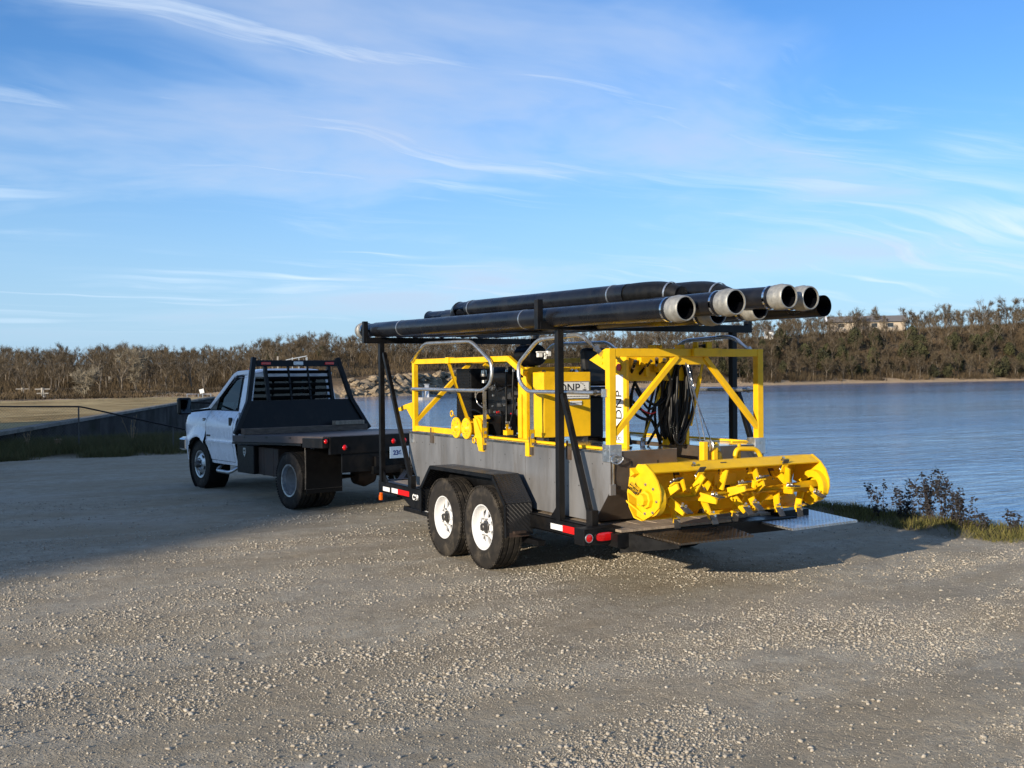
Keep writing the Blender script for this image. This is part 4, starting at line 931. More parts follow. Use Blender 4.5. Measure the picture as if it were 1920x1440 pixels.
for i in range(24):     # the hanging bundle of coiled hose
    a0 = rnd.uniform(-.02, .02); w_ = .07+.018*(i % 6); top = 1.985+rnd.uniform(-.05, .01); bot = 1.20+rnd.uniform(-.01, .06); c_ = .14+a0; yy_ = .28+.010*i*.6+rnd.uniform(-.02, .02)
    p = [(c_+w_*math.sin(t)*(1 if math.sin(t) > 0 else .75)-.035*(1-math.cos(t)), yy_+.03*math.cos(t*2+i), (top+bot)/2+(top-bot)/2*math.cos(t)) for t in np.linspace(0, 6.283, 26)[:-1]]
    db('coiled_hose', MB().tube(p, .0125, 7, closed=True), 'hose', smooth=60)
db('lift_cylinder', MB().cyl((-.21, .40, 1.235), (-.03, .40, 1.62), .016, 10).cyl((-.03, .40, 1.62), (.13, .40, 1.97), .021, 10), Y, smooth=40)
db('cylinder_foot', MB().cyl((-.215, .40, 1.19), (-.205, .40, 1.26), .022, 10), 'bolt', smooth=40)
db('lift_cylinder', MB().cyl((.24, .30, 1.36), (.36, .30, 1.80), .02, 10).cyl((.36, .3, 1.8), (.40, .3, 1.95), .014, 10), Y, smooth=40)
cb = db('hoist_cable', MB().tube([(-.02, .02, 1.90), (-.055, -.16, 1.60), (-.16, -.40, 1.24)], .0055, 6).tube([(.03, .02, 1.72), (-.06, -.36, 1.24)], .0055, 6).tube([(-.03, .02, 1.92), (-.21, -.40, 1.24)], .004, 6), 'galv', smooth=50)
m_ = MB()
for i in range(7): c_ = Vector((-.01+.002*i, .015-.008*i, 1.885-.028*i)); m_.tube([c_+Vector((.010*math.cos(t) if i % 2 else 0, .010*math.cos(t) if not i % 2 else 0, .020*math.sin(t))) for t in np.linspace(0, 6.28, 11)[:-1]], .0045, 5, closed=True)
sub(cb, 'chain', m_, 'galv', smooth=50)
# cutter ladder and head
db('ladder_arm', MB().beam((.03, 1.55, 1.02), (.03, -.42, .98), .24, .16, (0,0,1)), Y, bevel=.006)
db('ladder_lug', MB().box(-.235, -.185, -.46, -.40, 1.08, 1.27).box(-.13, -.08, -.46, -.40, 1.08, 1.22), Y, bevel=.008); db('hoist_sheave', MB().lathe([(0, .02), (0, .05), (.012, .035), (.024, .05), (.024, .02)], (-.17, -.43, 1.235), (1,0,0), 18), 'galv', smooth=40)
db('suction_pipe', MB().tube(bend([(-.03, -.45, 1.08), (-.05, -.38, 1.18), (.02, -.30, 1.22)], .05), .036, 14).tube(bend([(.10, -.46, 1.07), (.10, -.46, 1.20), (.34, -.46, 1.19), (.40, -.46, 1.08)], .07), .020, 12), Y, smooth=50)
db('suction_clamp', MB().cyl((-.045, -.40, 1.155), (-.025, -.36, 1.19), .044, 16), 'alu', smooth=40)
db('valve_handle', MB().cyl((.16, -.44, 1.08), (.16, -.44, 1.24), .014, 8).beam((.07, -.45, 1.255), (.26, -.43, 1.25), .016), Y)
db('deck_vent', MB().cyl((.06, .35, 1.19), (.06, .35, 1.27), .022, 12).cyl((.42, .3, 1.19), (.42, .3, 1.21), .03, 12), 'bolt', smooth=40)
db('deck_cleat', MB().tube(bend([(.36, .55, 1.19), (.36, .55, 1.30), (.42, .55, 1.30), (.42, .55, 1.19)], .02), .014, 8), 'black', smooth=50)
XA, XB = -.95, .815
hood = [(-.52, 1.128), (-.62, 1.132), (-.715, 1.078), (-.708, 1.068), (-.615, 1.120), (-.535, 1.116), (-.43, 1.02), (-.385, .90), (-.405, .79), (-.47, .715), (-.56, .70), (-.56, .69), (-.46, .705), (-.395, .785), (-.374, .90), (-.42, 1.03)]
hd = db('cutter_hood', MB().prism(hood, XA+.012, XB-.012, 'x'), Y)
sub(hd, 'hood_bolts', MB().cyl((-.52, -.665, 1.098), (-.52, -.69, 1.128), .014, 8).cyl((.42, -.665, 1.098), (.42, -.69, 1.128), .014, 8), 'bolt', smooth=40)
endp = [(-.535, 1.118), (-.626, 1.136), (-.715, 1.083), (-.775, 1.02), (-.812, .94), (-.815, .875), (-.795, .815), (-.72, .755), (-.60, .70), (-.515, .727), (-.515, .86), (-.40, .90), (-.42, 1.02)]
for x, s_ in ((XA, -1), (XB, 1)):
    ep = db('end_plate', MB().prism(endp, x, x-s_*.016, 'x'), Y, bevel=.002)
    ring = MB().lathe([(0, .075), (0, .135), (-.05*s_, .135), (-.05*s_, .075)], (x-s_*.016, -.67, .872), (1,0,0), 32); sub(ep, 'bearing_ring', ring, Y, smooth=40)
    m_ = MB().lathe([(0, .07), (.03*s_, .068), (.035*s_, .05), (.07*s_, .046), (.075*s_, .001)], (x, -.66, .868), (1,0,0), 8); sub(ep, 'drive_motor', m_, Y, smooth=25)
    m_ = MB()
    for i in range(7): a = .5+i*.897; m_.cyl((x+s_*.010, -.66+.115*math.cos(a), .868+.115*math.sin(a)), (x, -.66+.115*math.cos(a), .868+.115*math.sin(a)), .011, 6)
    sub(ep, 'plate_bolts', m_, 'bolt')
    if s_ < 0: sub(ep, 'motor_fittings', MB().cyl((x-.02, -.585, .93), (x-.055, -.52, .985), .018, 10).cyl((x-.02, -.555, .90), (x-.055, -.49, .955), .018, 10), 'chrome', smooth=40)
    sub(ep, 'stand_off', MB().prism([(-.56, 1.06), (-.50, 1.10), (-.50, 1.03)], x+s_*.05, x, 'x'), Y); sub(ep, 'stand_off', MB().hexa([(x, -.50, .80), (x, -.60, .74), (x, -.60, .75), (x, -.50, .81), (x+s_*.06, -.46, .84), (x+s_*.06, -.47, .83), (x+s_*.06, -.47, .84), (x+s_*.06, -.46, .85)]), Y)
    ck = MB().prism([(-.69, .98), (-.83, .85), (-.80, .80), (-.66, .92)], x-s_*.05, x-s_*.065, 'x')
SY, SZ = -.665, .872
sh = db('cutter_shaft', MB().cyl((XA+.02, SY, SZ), (XB-.02, SY, SZ), .052, 20), Y, smooth=40)
nb = 27
for i in range(nb):
    x = XA+.12+(XB-XA-.24)*i/(nb-1); a = R(150+i*67*(1 if i < 13 else -1)); c, s_ = math.cos(a), math.sin(a)
    def P(r, t, dx): return (x+dx, SY+(-s_)*r*0+c*r-s_*t, SZ+s_*r+c*t)
    tw_ = .045*(1 if i < 13 else -1); m_ = MB()
    m_.hexa([P(.035, -.036, -.008), P(.035, .034, -.008), P(.19, .016, -.008+tw_), P(.19, -.038, -.008+tw_), P(.035, -.036, .006), P(.035, .034, .006), P(.19, .016, .006+tw_), P(.19, -.038, .006+tw_)])
    m_.hexa([P(.135, -.042, -.038+tw_), P(.135, -.032, -.038+tw_), P(.20, -.032, -.034+tw_), P(.20, -.042, -.034+tw_), P(.135, -.042, .022+tw_), P(.135, -.032, .022+tw_), P(.20, -.032, .022+tw_), P(.20, -.042, .022+tw_)])
    bl = sub(sh, 'blade', m_, Y)
    m_ = MB().hexa([P(.165, -.045, -.042+tw_), P(.165, -.056, -.042+tw_), P(.24, -.058, -.024+tw_), P(.24, -.048, -.024+tw_), P(.165, -.045, .014+tw_), P(.165, -.056, .014+tw_), P(.24, -.058, .032+tw_), P(.24, -.048, .032+tw_)])
    m2_ = sub(sh, 'cutting_tooth', m_, 'dkmetal')
    m_ = MB().cyl(P(.145, -.040, -.015+tw_), P(.145, -.072, -.015+tw_), .010, 6).cyl(P(.175, -.040, -.005+tw_), P(.175, -.075, -.005+tw_), .010, 6); sub(sh, 'tooth_bolts', m_, 'bolt')
sub(hd, 'suction_mouth', MB().lathe([(0, .001), (0, .075)], (.03, -.392, .925), (0,-1,0), 24), 'ink')
sub(hd, 'mouth_ring', MB().tube([(.03+.08*math.cos(t), -.395, .925+.08*math.sin(t)) for t in np.linspace(0, 6.283, 25)[:-1]], .008, 6, closed=True), Y, smooth=50)

# ------------------------------------------------------------------ discharge pipes on the rack
def pipe(p, q, r, label, ends='both', bands=(), sag=.02, m='pipe'):
    p, q = Vector(p), Vector(q); o = thing('discharge_pipe', label, 'pipe', tuple(q), 0, 'black discharge pipes on the rack'); off = tuple(q); d = (p-q).normalized()
    pts = [q+(p-q)*t+Vector((0,0,-sag*4*t*(1-t))) for t in np.linspace(0, 1, 14)]
    n_ = 24; body = MB().tube(pts, r, n_, caps=False); body.tube([v for v in reversed(pts)], r-.008, n_, caps=False); body.build('pipe_body', m, o, off, smooth=60)
    def coupling(e, d_, nm='coupling'):
        prof = [(-.135, r+.003), (-.12, r+.010), (-.09, r+.008), (-.085, r+.013), (-.06, r+.015), (-.05, r+.010), (-.02, r+.010), (.005, r+.006), (.012, r+.002), (.012, r-.004), (-.13, r-.006)]
        MB().lathe(prof, e, d_, 32).build(nm, 'alu', o, off, smooth=35)
        MB().lathe([(-.185, r+.001), (-.185, r+.007), (-.165, r+.007), (-.165, r+.001)], e, d_, 32).build('hose_clamp', 'chrome', o, off, smooth=35)
    if ends in ('both', 'rear'): coupling(p, d)
    if ends in ('both', 'front'): coupling(q, -d)
    for t in bands:
        c = q+(p-q)*t+Vector((0,0,-sag*4*t*(1-t))); MB().lathe([(-.008, r), (-.008, r+.004), (.008, r+.004), (.008, r)], c, d, 32).build('strap', 'galv', o, off, smooth=40)
    return o
pipe((-.985, -1.17, 2.297), (-.985, 5.12, 2.385), .086, 'outermost left pipe on the rack, with a bright coupling at each end', 'both', (.64, .20), .0)
pipe((-.77, -1.46, 2.330), (-.785, 4.9, 2.375), .086, 'black pipe next to the outermost one, second bright coupling from the left', 'rear', (), .0)
pipe((-.17, -1.36, 2.392), (-.30, 4.6, 2.53), .084, 'upper black pipe ending in the third bright coupling from the left', 'rear', (), .0)
pipe((.09, -1.32, 2.392), (-.05, 4.6, 2.53), .084, 'upper black pipe ending in the fourth bright coupling from the left', 'rear', (), .0)
pipe((.36, -1.20, 2.345), (.20, 4.7, 2.372), .084, 'black pipe with a plain open end at the right of the bundle', 'none', (), .0)
pipe((-.50, -.95, 2.285), (-.575, 4.9, 2.372), .084, 'lower black pipe tucked under the second coupling from the left', 'rear', (), .0)
pipe((-.08, -.95, 2.33), (-.36, 4.9, 2.372), .084, 'lower black pipe tucked under the third and fourth couplings', 'rear', (), .0)
pipe((.34, -.2, 2.372), (.0, 4.9, 2.372), .08, 'short-reaching lower black pipe under the right side of the bundle', 'none', (), .0)
pipe((.66, -.3, 2.37), (.55, 4.9, 2.372), .084, 'black pipe lying alone on the right half of the rack', 'none', (), .0)
up_ = pipe((-.70, -.10, 2.482), (-.70, 2.98, 2.53), .086, 'pipe lying on top of the bundle with slanted front end and light straps', 'none', (.93, .10), .0)
MB().lathe([(0, .0855), (.06, .082), (.14, .066), (.24, .030), (.28, .008)], (-.70, 2.98, 2.53), (.10,1,-.18), 20).build('slanted_end', 'pipe', up_, (-.70, 2.98, 2.53), smooth=60)
def sleeve(pts, label):
    o = thing('rubber_sleeve', label, 'hose', pts[-1], 0, 'rubber sleeves on top of the pipes'); P = bez(pts, 10); n_ = len(P)
    MB().tube(P, [.088*(.55+.45*math.sin(math.pi*min(1, max(0, (i+1.5)/(n_+2))))**.5) for i in range(n_)], 16).build('sleeve_body', 'hose', o, pts[-1], smooth=60)
    c = P[n_//5]; MB().lathe([(-.008, .084), (-.008, .09), (.008, .09), (.008, .084)], c, P[n_//5+1]-c, 20).build('strap', 'galv', o, pts[-1], smooth=40)
sleeve([(-.60, -.66, 2.44), (-.64, -.45, 2.475), (-.69, -.15, 2.483), (-.70, .12, 2.485)], 'sagging black rubber sleeve on top of the pipes beside the slanted pipe')
sleeve([(-.32, -.92, 2.41), (-.30, -.6, 2.475), (-.27, -.1, 2.50), (-.22, .5, 2.54)], 'sagging black rubber sleeve nearest the third coupling from the left')

# ------------------------------------------------------------------ flatbed truck
TY = R(9.5); TR = thing('flatbed_truck', 'white single-cab flatbed truck with a black headache rack, dual rear wheels, hitched to the trailer', 'truck', (-.13, 7.29, 0), TY)
def kb(name, mb, m, par=None, **k): return mb.build(name, m, par or TR, **k)
ARC, ARZ, ARR = 3.60, .40, .445
def side_x(y, z):
    x = .985
    if z > 1.02: x -= .12*((z-1.02)/.26)**2.2
    if z < .80: x -= .05*((.80-z)/.35)**1.6
    if .75 < z < .82: x += .008
    if y > 4.0: x -= .20*((y-4.0)/.45)**2.2
    d = math.hypot(y-ARC, z-ARZ)
    if y > 3.30 and z < 1.15: x += .045*max(0, 1-abs(d-ARR-.02)/.16)
    return x
def top_z(y): return 1.275-.045*max(0, (y-3.3)/1.1)**1.5-(.16*max(0, (y-4.15)/.3)**2)
def panel(y0, y1, z0, z1f, s_, arch=True, ny=40, nz=22):
    mb = MB(); V = {}; 
    for i in range(ny+1):
        for j in range(nz+1):
            y = y0+(y1-y0)*i/ny; zt = z1f(y); z = z0+(zt-z0)*j/nz
            if arch:
                d = math.hypot(y-ARC, z-ARZ)
                if d < ARR: k = ARR/max(d, .02); V[i,j] = (ARC+(y-ARC)*k, ARZ+(z-ARZ)*k, True); continue
            V[i,j] = (y, z, False)
    used = {}
    def vid(i, j):
        if (i,j) not in used: y, z, _ = V[i,j]; used[i,j] = len(mb.v); mb.v.append((s_*side_x(y, z), y, z))
        return used[i,j]
    for i in range(ny):
        for j in range(nz):
            c = [(i,j), (i+1,j), (i+1,j+1), (i,j+1)]
            if sum(V[k][2] for k in c) >= 3: continue
            mb.f.append(tuple(vid(*k) for k in c))
    return mb
zt = lambda y: top_z(y)
body = MB()
for s_ in (-1, 1):
    for pm in (panel(3.312, 4.45, .44, zt, s_, True, 44, 26), panel(2.18, 2.262, .44, lambda y: 1.26, s_, False, 3, 20), panel(2.262, 3.306, .44, lambda y: .488, s_, True, 40, 2)):
        body.add(pm.v, pm.f)
# hood, cowl, grille end, cab back and floor
V = []; ys = np.linspace(3.312, 4.45, 24)
for y in ys:
    z = top_z(y)
    for u in np.linspace(-1, 1, 15): V.append((u*side_x(y, z), y, z+.07*(1-u**4)*(1 if y < 4.3 else .4)))
body.add(V, [(i*15+j, i*15+j+1, (i+1)*15+j+1, (i+1)*15+j) for i in range(23) for j in range(14)])
kb('cab_body', body, 'white', smooth=50)
kb('cab_shell', MB().box(-.90, .90, 2.19, 2.22, .46, 1.27).box(-.88, .88, 2.22, 3.35, .46, .52).box(-.78, .78, 3.32, 4.36, .62, 1.16).box(-.9, .9, 3.28, 3.33, .5, 1.24), 'blackp')
kb('cab_back', MB().box(-.93, .93, 2.165, 2.188, .50, 1.27), 'white', bevel=.004)
# doors
for s_ in (-1, 1):
    dr = kb('door', panel(2.270, 3.300, .496, lambda y: 1.278, s_, True, 34, 24), 'white', smooth=50)
    xh = s_*side_x(2.4, 1.12)
    kb('handle', MB().box(xh-s_*.012, xh+s_*.012, 2.33, 2.43, 1.05, 1.19), 'blackp', dr, bevel=.008)
    xm = s_*(side_x(2.8, .78)); kb('side_moulding', MB().box(xm-s_*.01, xm+s_*.010, 2.29, 3.29, .775, .81), 'white', dr, bevel=.004)
    kb('badge', MB().box(s_*(side_x(3.2, .92)-.01), s_*(side_x(3.2, .92)+.004), 3.12, 3.27, .868, .895), 'blackp', dr)
    bd = kb('fender_badge', MB().box(s_*(side_x(3.42, 1.13)-.012), s_*(side_x(3.42, 1.13)+.006), 3.36, 3.46, 1.10, 1.155), 'blackp', bevel=.003)
    m_ = MB()
    for i in range(4): m_.box(s_*(side_x(3.42, 1.13)+.005), s_*(side_x(3.42, 1.13)+.008), 3.375+i*.02, 3.387+i*.02, 1.118, 1.14)
    kb('badge_mark', m_, 'galv', bd)
    # wheel arch liner and lips
    kb('arch_liner', MB().lathe([(0, ARR), (-s_*.34, ARR)], (s_*.97, ARC, ARZ), (1,0,0), 36), 'blackp')
# greenhouse: pillars, roof, glass
def ghx(z): return .845-.135*(z-1.27)/.62
A0, A1, A2 = (3.50, 1.262), (3.12, 1.545), (2.72, 1.855)   # windscreen line from cowl to roof front
RZ0, RZ1 = 1.845, 1.955
rf = MB(); ny_, nx_ = 14, 13; V = []
for i in range(ny_+1):
    y = 2.20+(2.80-2.20)*i/ny_; e = max(0, (y-2.55)/.25); zc = RZ1-.10*e**2; b = max(0, (2.28-y)/.08); zc -= .03*b*b
    for u in np.linspace(-1, 1, nx_): V.append((u*.735, y, zc-.105*abs(u)**5))
rf.add(V, [(i*nx_+j, i*nx_+j+1, (i+1)*nx_+j+1, (i+1)*nx_+j) for i in range(ny_) for j in range(nx_-1)])
V2 = [(x, y, z-.035) for x, y, z in V]; rf.add(V2, [(i*nx_+j, (i+1)*nx_+j, (i+1)*nx_+j+1, i*nx_+j+1) for i in range(ny_) for j in range(nx_-1)])
roof = kb('roof', rf, 'white', smooth=60)
for s_ in (-1, 1):
    def pt(y, z, o=0): return (s_*(ghx(z)+o), y, z)
    m_ = MB()
    fr = [pt(3.50, 1.262), pt(3.10, 1.56), pt(2.74, 1.84), pt(2.62, 1.885)]
    for a, b in zip(fr[:-1], fr[1:]): m_.beam(a, b, .062, .065, (0,0,1))
    m_.beam(pt(2.64, 1.882), pt(2.22, 1.90), .05, .07, (0,0,1))
    kb('a_pillar', m_, 'white', bevel=.012)
    kb('b_pillar', MB().hexa([pt(2.19, 1.25, -.05), pt(2.36, 1.25, -.05), pt(2.36, 1.25), pt(2.19, 1.25), pt(2.21, 1.90, -.05), pt(2.38, 1.90, -.05), pt(2.38, 1.90), pt(2.21, 1.90)]), 'white', bevel=.01)
    kb('belt_rail', MB().hexa([pt(2.2, 1.245, -.06), pt(3.45, 1.245, -.06), pt(3.45, 1.245, .035), pt(2.2, 1.245, .035), pt(2.2, 1.285, -.06), pt(3.45, 1.285, -.06), pt(3.45, 1.285, .015), pt(2.2, 1.285, .015)]), 'white', bevel=.008)
    kb('side_window', MB().add([pt(2.37, 1.28, -.02), pt(3.40, 1.28, -.02), pt(3.08, 1.55, -.02), pt(2.74, 1.83, -.02), pt(2.40, 1.86, -.02)], [(0,1,2,3,4)]), 'glass')
    kb('window_seal', MB().tube([pt(2.385, 1.292, .004), pt(3.40, 1.292, .004), pt(3.06, 1.535, .004), pt(2.70, 1.835, .004), pt(2.42, 1.862, .004)], .013, 6, closed=True), 'blackp')
    mr = kb('mirror', MB().box(s_*1.20, s_*1.42, 3.33, 3.45, 1.22, 1.50), 'blackp', bevel=.035)
    kb('mirror_glass', MB().box(s_*1.22, s_*1.40, 3.322, 3.332, 1.25, 1.47), 'mirror', mr, bevel=.002)
    kb('mirror_arm', MB().beam((s_*.88, 3.36, 1.30), (s_*1.24, 3.39, 1.27), .05, .035, (0,0,1)).beam((s_*.88, 3.32, 1.40), (s_*1.24, 3.39, 1.42), .035, .03, (0,0,1)), 'blackp', mr, bevel=.006)
    kb('sail_panel', MB().hexa([pt(3.16, 1.285, -.01), pt(3.42, 1.285, -.01), pt(3.42, 1.285, .02), pt(3.16, 1.285, .02), pt(3.12, 1.50, -.01), pt(3.16, 1.50, -.01), pt(3.16, 1.50, .02), pt(3.12, 1.50, .02)]), 'blackp')
kb('rear_window', MB().add([(-.70, 2.20, 1.32), (.70, 2.20, 1.32), (.62, 2.225, 1.83), (-.62, 2.225, 1.83)], [(0,1,2,3)]), 'glass')
kb('windscreen', MB().add([(-.80, 3.46, 1.275), (.80, 3.46, 1.275), (.72, 2.74, 1.84), (-.72, 2.74, 1.84)], [(0,1,2,3)]), 'glass')
kb('rear_window_surround', MB().box(-.80, .80, 2.185, 2.21, 1.24, 1.33).box(-.74, .74, 2.205, 2.24, 1.82, 1.90).hexa([(-.80,2.19,1.3),(-.69,2.19,1.3),(-.69,2.21,1.3),(-.80,2.21,1.3),(-.72,2.215,1.86),(-.61,2.215,1.86),(-.61,2.235,1.86),(-.72,2.235,1.86)]).hexa([(.69,2.19,1.3),(.80,2.19,1.3),(.80,2.21,1.3),(.69,2.21,1.3),(.61,2.215,1.86),(.72,2.215,1.86),(.72,2.235,1.86),(.61,2.235,1.86)]), 'white', bevel=.01)
m_ = MB()
for x in (-.42, .42): m_.box(x-.26, x+.26, 2.30, 2.44, .95, 1.52).box(x-.12, x+.12, 2.32, 2.42, 1.53, 1.68)
st_ = kb('seats', m_, 'seat', bevel=.03)
kb('dashboard', MB().box(-.80, .80, 3.16, 3.46, 1.02, 1.27), 'seat', bevel=.03)
kb('steering_wheel', MB().tube([(-.42+.19*math.cos(t), 3.02-.06*math.sin(t), 1.34+.18*math.sin(t)) for t in np.linspace(0, 6.283, 25)[:-1]], .014, 8, closed=True).beam((-.42, 3.02, 1.34), (-.42, 3.2, 1.2), .05).beam((-.6, 3.02, 1.34), (-.24, 3.02, 1.34), .03), 'blackp', smooth=60)
kb('front_bumper', MB().hexa([(-.98, 4.36, .58), (.98, 4.36, .58), (.88, 4.56, .58), (-.88, 4.56, .58), (-.99, 4.36, .80), (.99, 4.36, .80), (.88, 4.58, .80), (-.88, 4.58, .80)]).box(-1.0, -.90, 4.16, 4.40, .60, .79).box(.90, 1.0, 4.16, 4.40, .60, .79), 'chrome', bevel=.02)
kb('grille', MB().box(-.72, .72, 4.40, 4.47, .82, 1.12), 'blackp', bevel=.01); 
for s_ in (-1, 1): kb('headlight', MB().box(s_*.55, s_*.86, 4.30, 4.46, .88, 1.06), 'sticker', bevel=.02)
for s_ in (-1, 1): kb('step_bar', MB().tube(bend([(s_*.80, 2.95, .46), (s_*.98, 2.90, .33), (s_*1.0, 2.35, .33), (s_*.80, 2.28, .46)], .08), .028, 10), 'galv', smooth=60)
kb('roof_marker', MB().box(-.50, -.44, 2.66, 2.72, 1.938, 1.962).box(.44, .50, 2.66, 2.72, 1.938, 1.962), 'amber', bevel=.006)
# chassis
kb('chassis_rails', MB().box(-.46, -.38, -1.1, 4.2, .56, .74).box(.38, .46, -1.1, 4.2, .56, .74), 'black')
kb('rear_axle', MB().cyl((-.9, 0, .39), (.9, 0, .39), .07, 14).lathe([(-.19, .02), (-.15, .12), (0, .17), (.15, .12), (.19, .02)], (0, 0, .39), (1,0,0), 20), 'rust', smooth=40)
kb('exhaust_tip', MB().cyl((.30, -.9, .42), (.36, -1.02, .38), .045, 12), 'rust', smooth=40)
# flatbed: slightly nose down
BF, BR = 1.76, -1.05
def bz(y): return .945+(1.038-.945)*(BF-y)/(BF-BR)
def bbox(x0, x1, y0, y1, d0, d1): return [(x0,y0,bz(y0)+d0),(x1,y0,bz(y0)+d0),(x1,y1,bz(y1)+d0),(x0,y1,bz(y1)+d0),(x0,y0,bz(y0)+d1),(x1,y0,bz(y0)+d1),(x1,y1,bz(y1)+d1),(x0,y1,bz(y1)+d1)]
kb('bed_deck', MB().hexa(bbox(-1.17, 1.17, BR+.03, BF, -.03, 0)), 'bed')
for s_ in (-1, 1):
    kb('bed_side_rail', MB().hexa(bbox(s_*1.17 if s_ > 0 else -1.22, 1.22 if s_ > 0 else -1.17, BR+.03, BF, -.095, .003)), 'bed', bevel=.004)
    kb('bed_rub_rail', MB().hexa(bbox(1.185 if s_ > 0 else -1.235, 1.235 if s_ > 0 else -1.185, -.45, BF-.02, -.125, -.097)), 'black')
    m_ = MB()
    for y in (1.35, .62, -.1): m_.hexa(bbox(s_*1.222, s_*1.227, y-.03, y+.03, -.03, -.012))
    kb('stake_pockets', m_, 'ink')
    sl_ = kb('side_light_box', MB().hexa(bbox(1.14 if s_ > 0 else -1.245, 1.245 if s_ > 0 else -1.14, BR+.0, -.50, -.15, -.02)), 'black', bevel=.006)
    kb('corner_light', MB().lathe([(0, .03), (-.012, .022), (-.015, .001)], (s_*1.19, BR-.002, .975), (0,1,0), 18), 'red', smooth=50)
kb('tail_board', MB().box(-1.14, 1.14, BR-.02, BR+.03, .80, 1.032), 'black', bevel=.004)
kb('tail_skirt', MB().box(-.95, .95, BR+.0, BR+.03, .55, .797), 'black')
for x in (-.92, -.16, .02, .20, .92):
    tl = kb('tail_light', MB().lathe([(0, .036), (-.014, .026), (-.018, .001)], (x, BR-.021, .885 if abs(x) > .5 else .935), (0,1,0), 18), 'red', smooth=50)
lp = kb('number_plate', MB().box(-.23, .08, BR-.034, BR-.028, .70, .86), 'plate', bevel=.006)
text('lettering', '236 Z', .088, 'plateink', lp, (-.075, BR-.0355, .775), (1,0,0), (0,0,1), bold=.002)
kb('hitch', MB().box(-.06, .14, BR-.18, BR+.2, .46, .56).lathe([(0, .03), (.03, .03), (.04, .045), (.08, .05), (.11, .03), (.12, .001)], (.06, BR-.13, .56), (0,0,1), 16).beam((-.5, BR-.02, .56), (.6, BR-.02, .56), .06, .1, (0,0,1)), 'black', smooth=30)
kb('tan_box', MB().box(-.62, -.38, BR+.10, BR+.40, .58, .78), 'rust'); kb('tan_panel', MB().prism([(-.70, .76), (-.40, .77), (-.40, .64), (-.46, .585), (-.70, .60)], BR+.055, BR+.075, 'y'), 'wood')
tbx = kb('tool_box', MB().box(-1.19, -.72, 1.10, 1.66, .40, .815), 'blackp', bevel=.01)
kb('latch', MB().prism([(1.36, .775), (1.44, .775), (1.445, .70), (1.40, .64), (1.355, .70)], -1.196, -1.190, 'x'), 'galv', tbx); kb('latch_plate', MB().box(-1.200, -1.196, 1.375, 1.425, .72, .75).box(-1.200, -1.196, 1.38, 1.42, .69, .705), 'ink', tbx)
kb('tool_box', MB().box(.72, 1.19, 1.10, 1.66, .40, .815), 'blackp', bevel=.01)
kb('fuel_tank', MB().box(-1.12, -.6, .46, 1.09, .40, .80).box(-1.125, -.6, .60, .64, .395, .81).box(-1.125, -.6, .90, .94, .395, .81), 'rust', bevel=.01)
for s_ in (-1, 1):
    kb('mud_flap', MB().box(s_*.62, s_*1.17, -.47, -.455, .24, .84), 'blackp'); kb('flap_rod', MB().cyl((s_*1.18, -.46, .30), (s_*1.18, -.46, .90), .008, 6).cyl((s_*.62, -.475, .30), (s_*1.17, -.475, .30), .006, 6), 'dkmetal')
# headache rack, leaning a little forward with height
def hy_(z): return 1.755+.26*max(0, (z-.98)/1.12)
def hp(x, z, dy=0): return (x, hy_(z)+dy, z)
hr = kb('headboard', MB().add([hp(-1.16, .962), hp(1.16, .962), hp(1.16, 1.0), hp(.86, 1.455), hp(-.86, 1.455), hp(-1.16, 1.0)]+[hp(-1.16, .962, .03), hp(1.16, .962, .03), hp(1.16, 1.0, .03), hp(.86, 1.455, .03), hp(-.86, 1.455, .03), hp(-1.16, 1.0, .03)],
   [(0,1,2,3,4,5), (6,11,10,9,8,7)]+[(i, (i+1) % 6, (i+1) % 6+6, i+6) for i in range(6)]), 'black')
for s_ in (-1, 1):
    kb('rack_upright', MB().beam(hp(s_*1.17, .965), hp(s_*.90, 1.45), .07, .07, (0,1,0)).beam(hp(s_*.905, 1.44), hp(s_*.735, 2.125), .07, .07, (0,1,0)), 'black', hr, bevel=.006)
    kb('inner_post', MB().beam(hp(s_*.56, 1.45, .01), hp(s_*.56, 2.02, .01), .05, .05, (0,1,0)), 'black', hr)
tbr = kb('top_bar', MB().hexa([hp(-.71, 1.985, -.035), hp(.71, 1.985, -.035), hp(.71, 1.985, .035), hp(-.71, 1.985, .035), hp(-.71, 2.085, -.035), hp(.71, 2.085, -.035), hp(.71, 2.085, .035), hp(-.71, 2.085, .035)]), 'black', hr, bevel=.005)
for i in range(5): z = 1.50+i*.10; kb('louvre', MB().hexa([hp(-.54, z-.026, .02), hp(.54, z-.026, .02), hp(.54, z-.022, .024), hp(-.54, z-.022, .024), hp(-.54, z+.022, -.02), hp(.54, z+.022, -.02), hp(.54, z+.026, -.016), hp(-.54, z+.026, -.016)]), 'black', hr)
for x in (-.17, .17): kb('louvre_post', MB().beam(hp(x, 1.45, .0), hp(x, 2.0, .0), .03, .02, (0,1,0)), 'black', hr)
for x in (-.56, .56): kb('marker_lens', MB().box(x-.08, x+.08, hy_(2.035)-.048, hy_(2.035)-.034, 2.012, 2.056), 'red', hr, bevel=.006)
kb('work_light', MB().box(-.085, .085, hy_(2.035)-.052, hy_(2.035)-.034, 2.005, 2.064), 'sticker', hr, bevel=.01)
kb('work_light_mark', MB().box(-.05, .05, hy_(2.035)-.055, hy_(2.035)-.052, 2.022, 2.046), 'galv', hr)
kb('bed_lumber', MB().box(-1.10, 1.05, 1.60, 1.72, .955, 1.045), 'woodl', bevel=.004); kb('bed_lumber', MB().box(.45, .98, 1.58, 1.70, 1.048, 1.11), 'wood', bevel=.004)
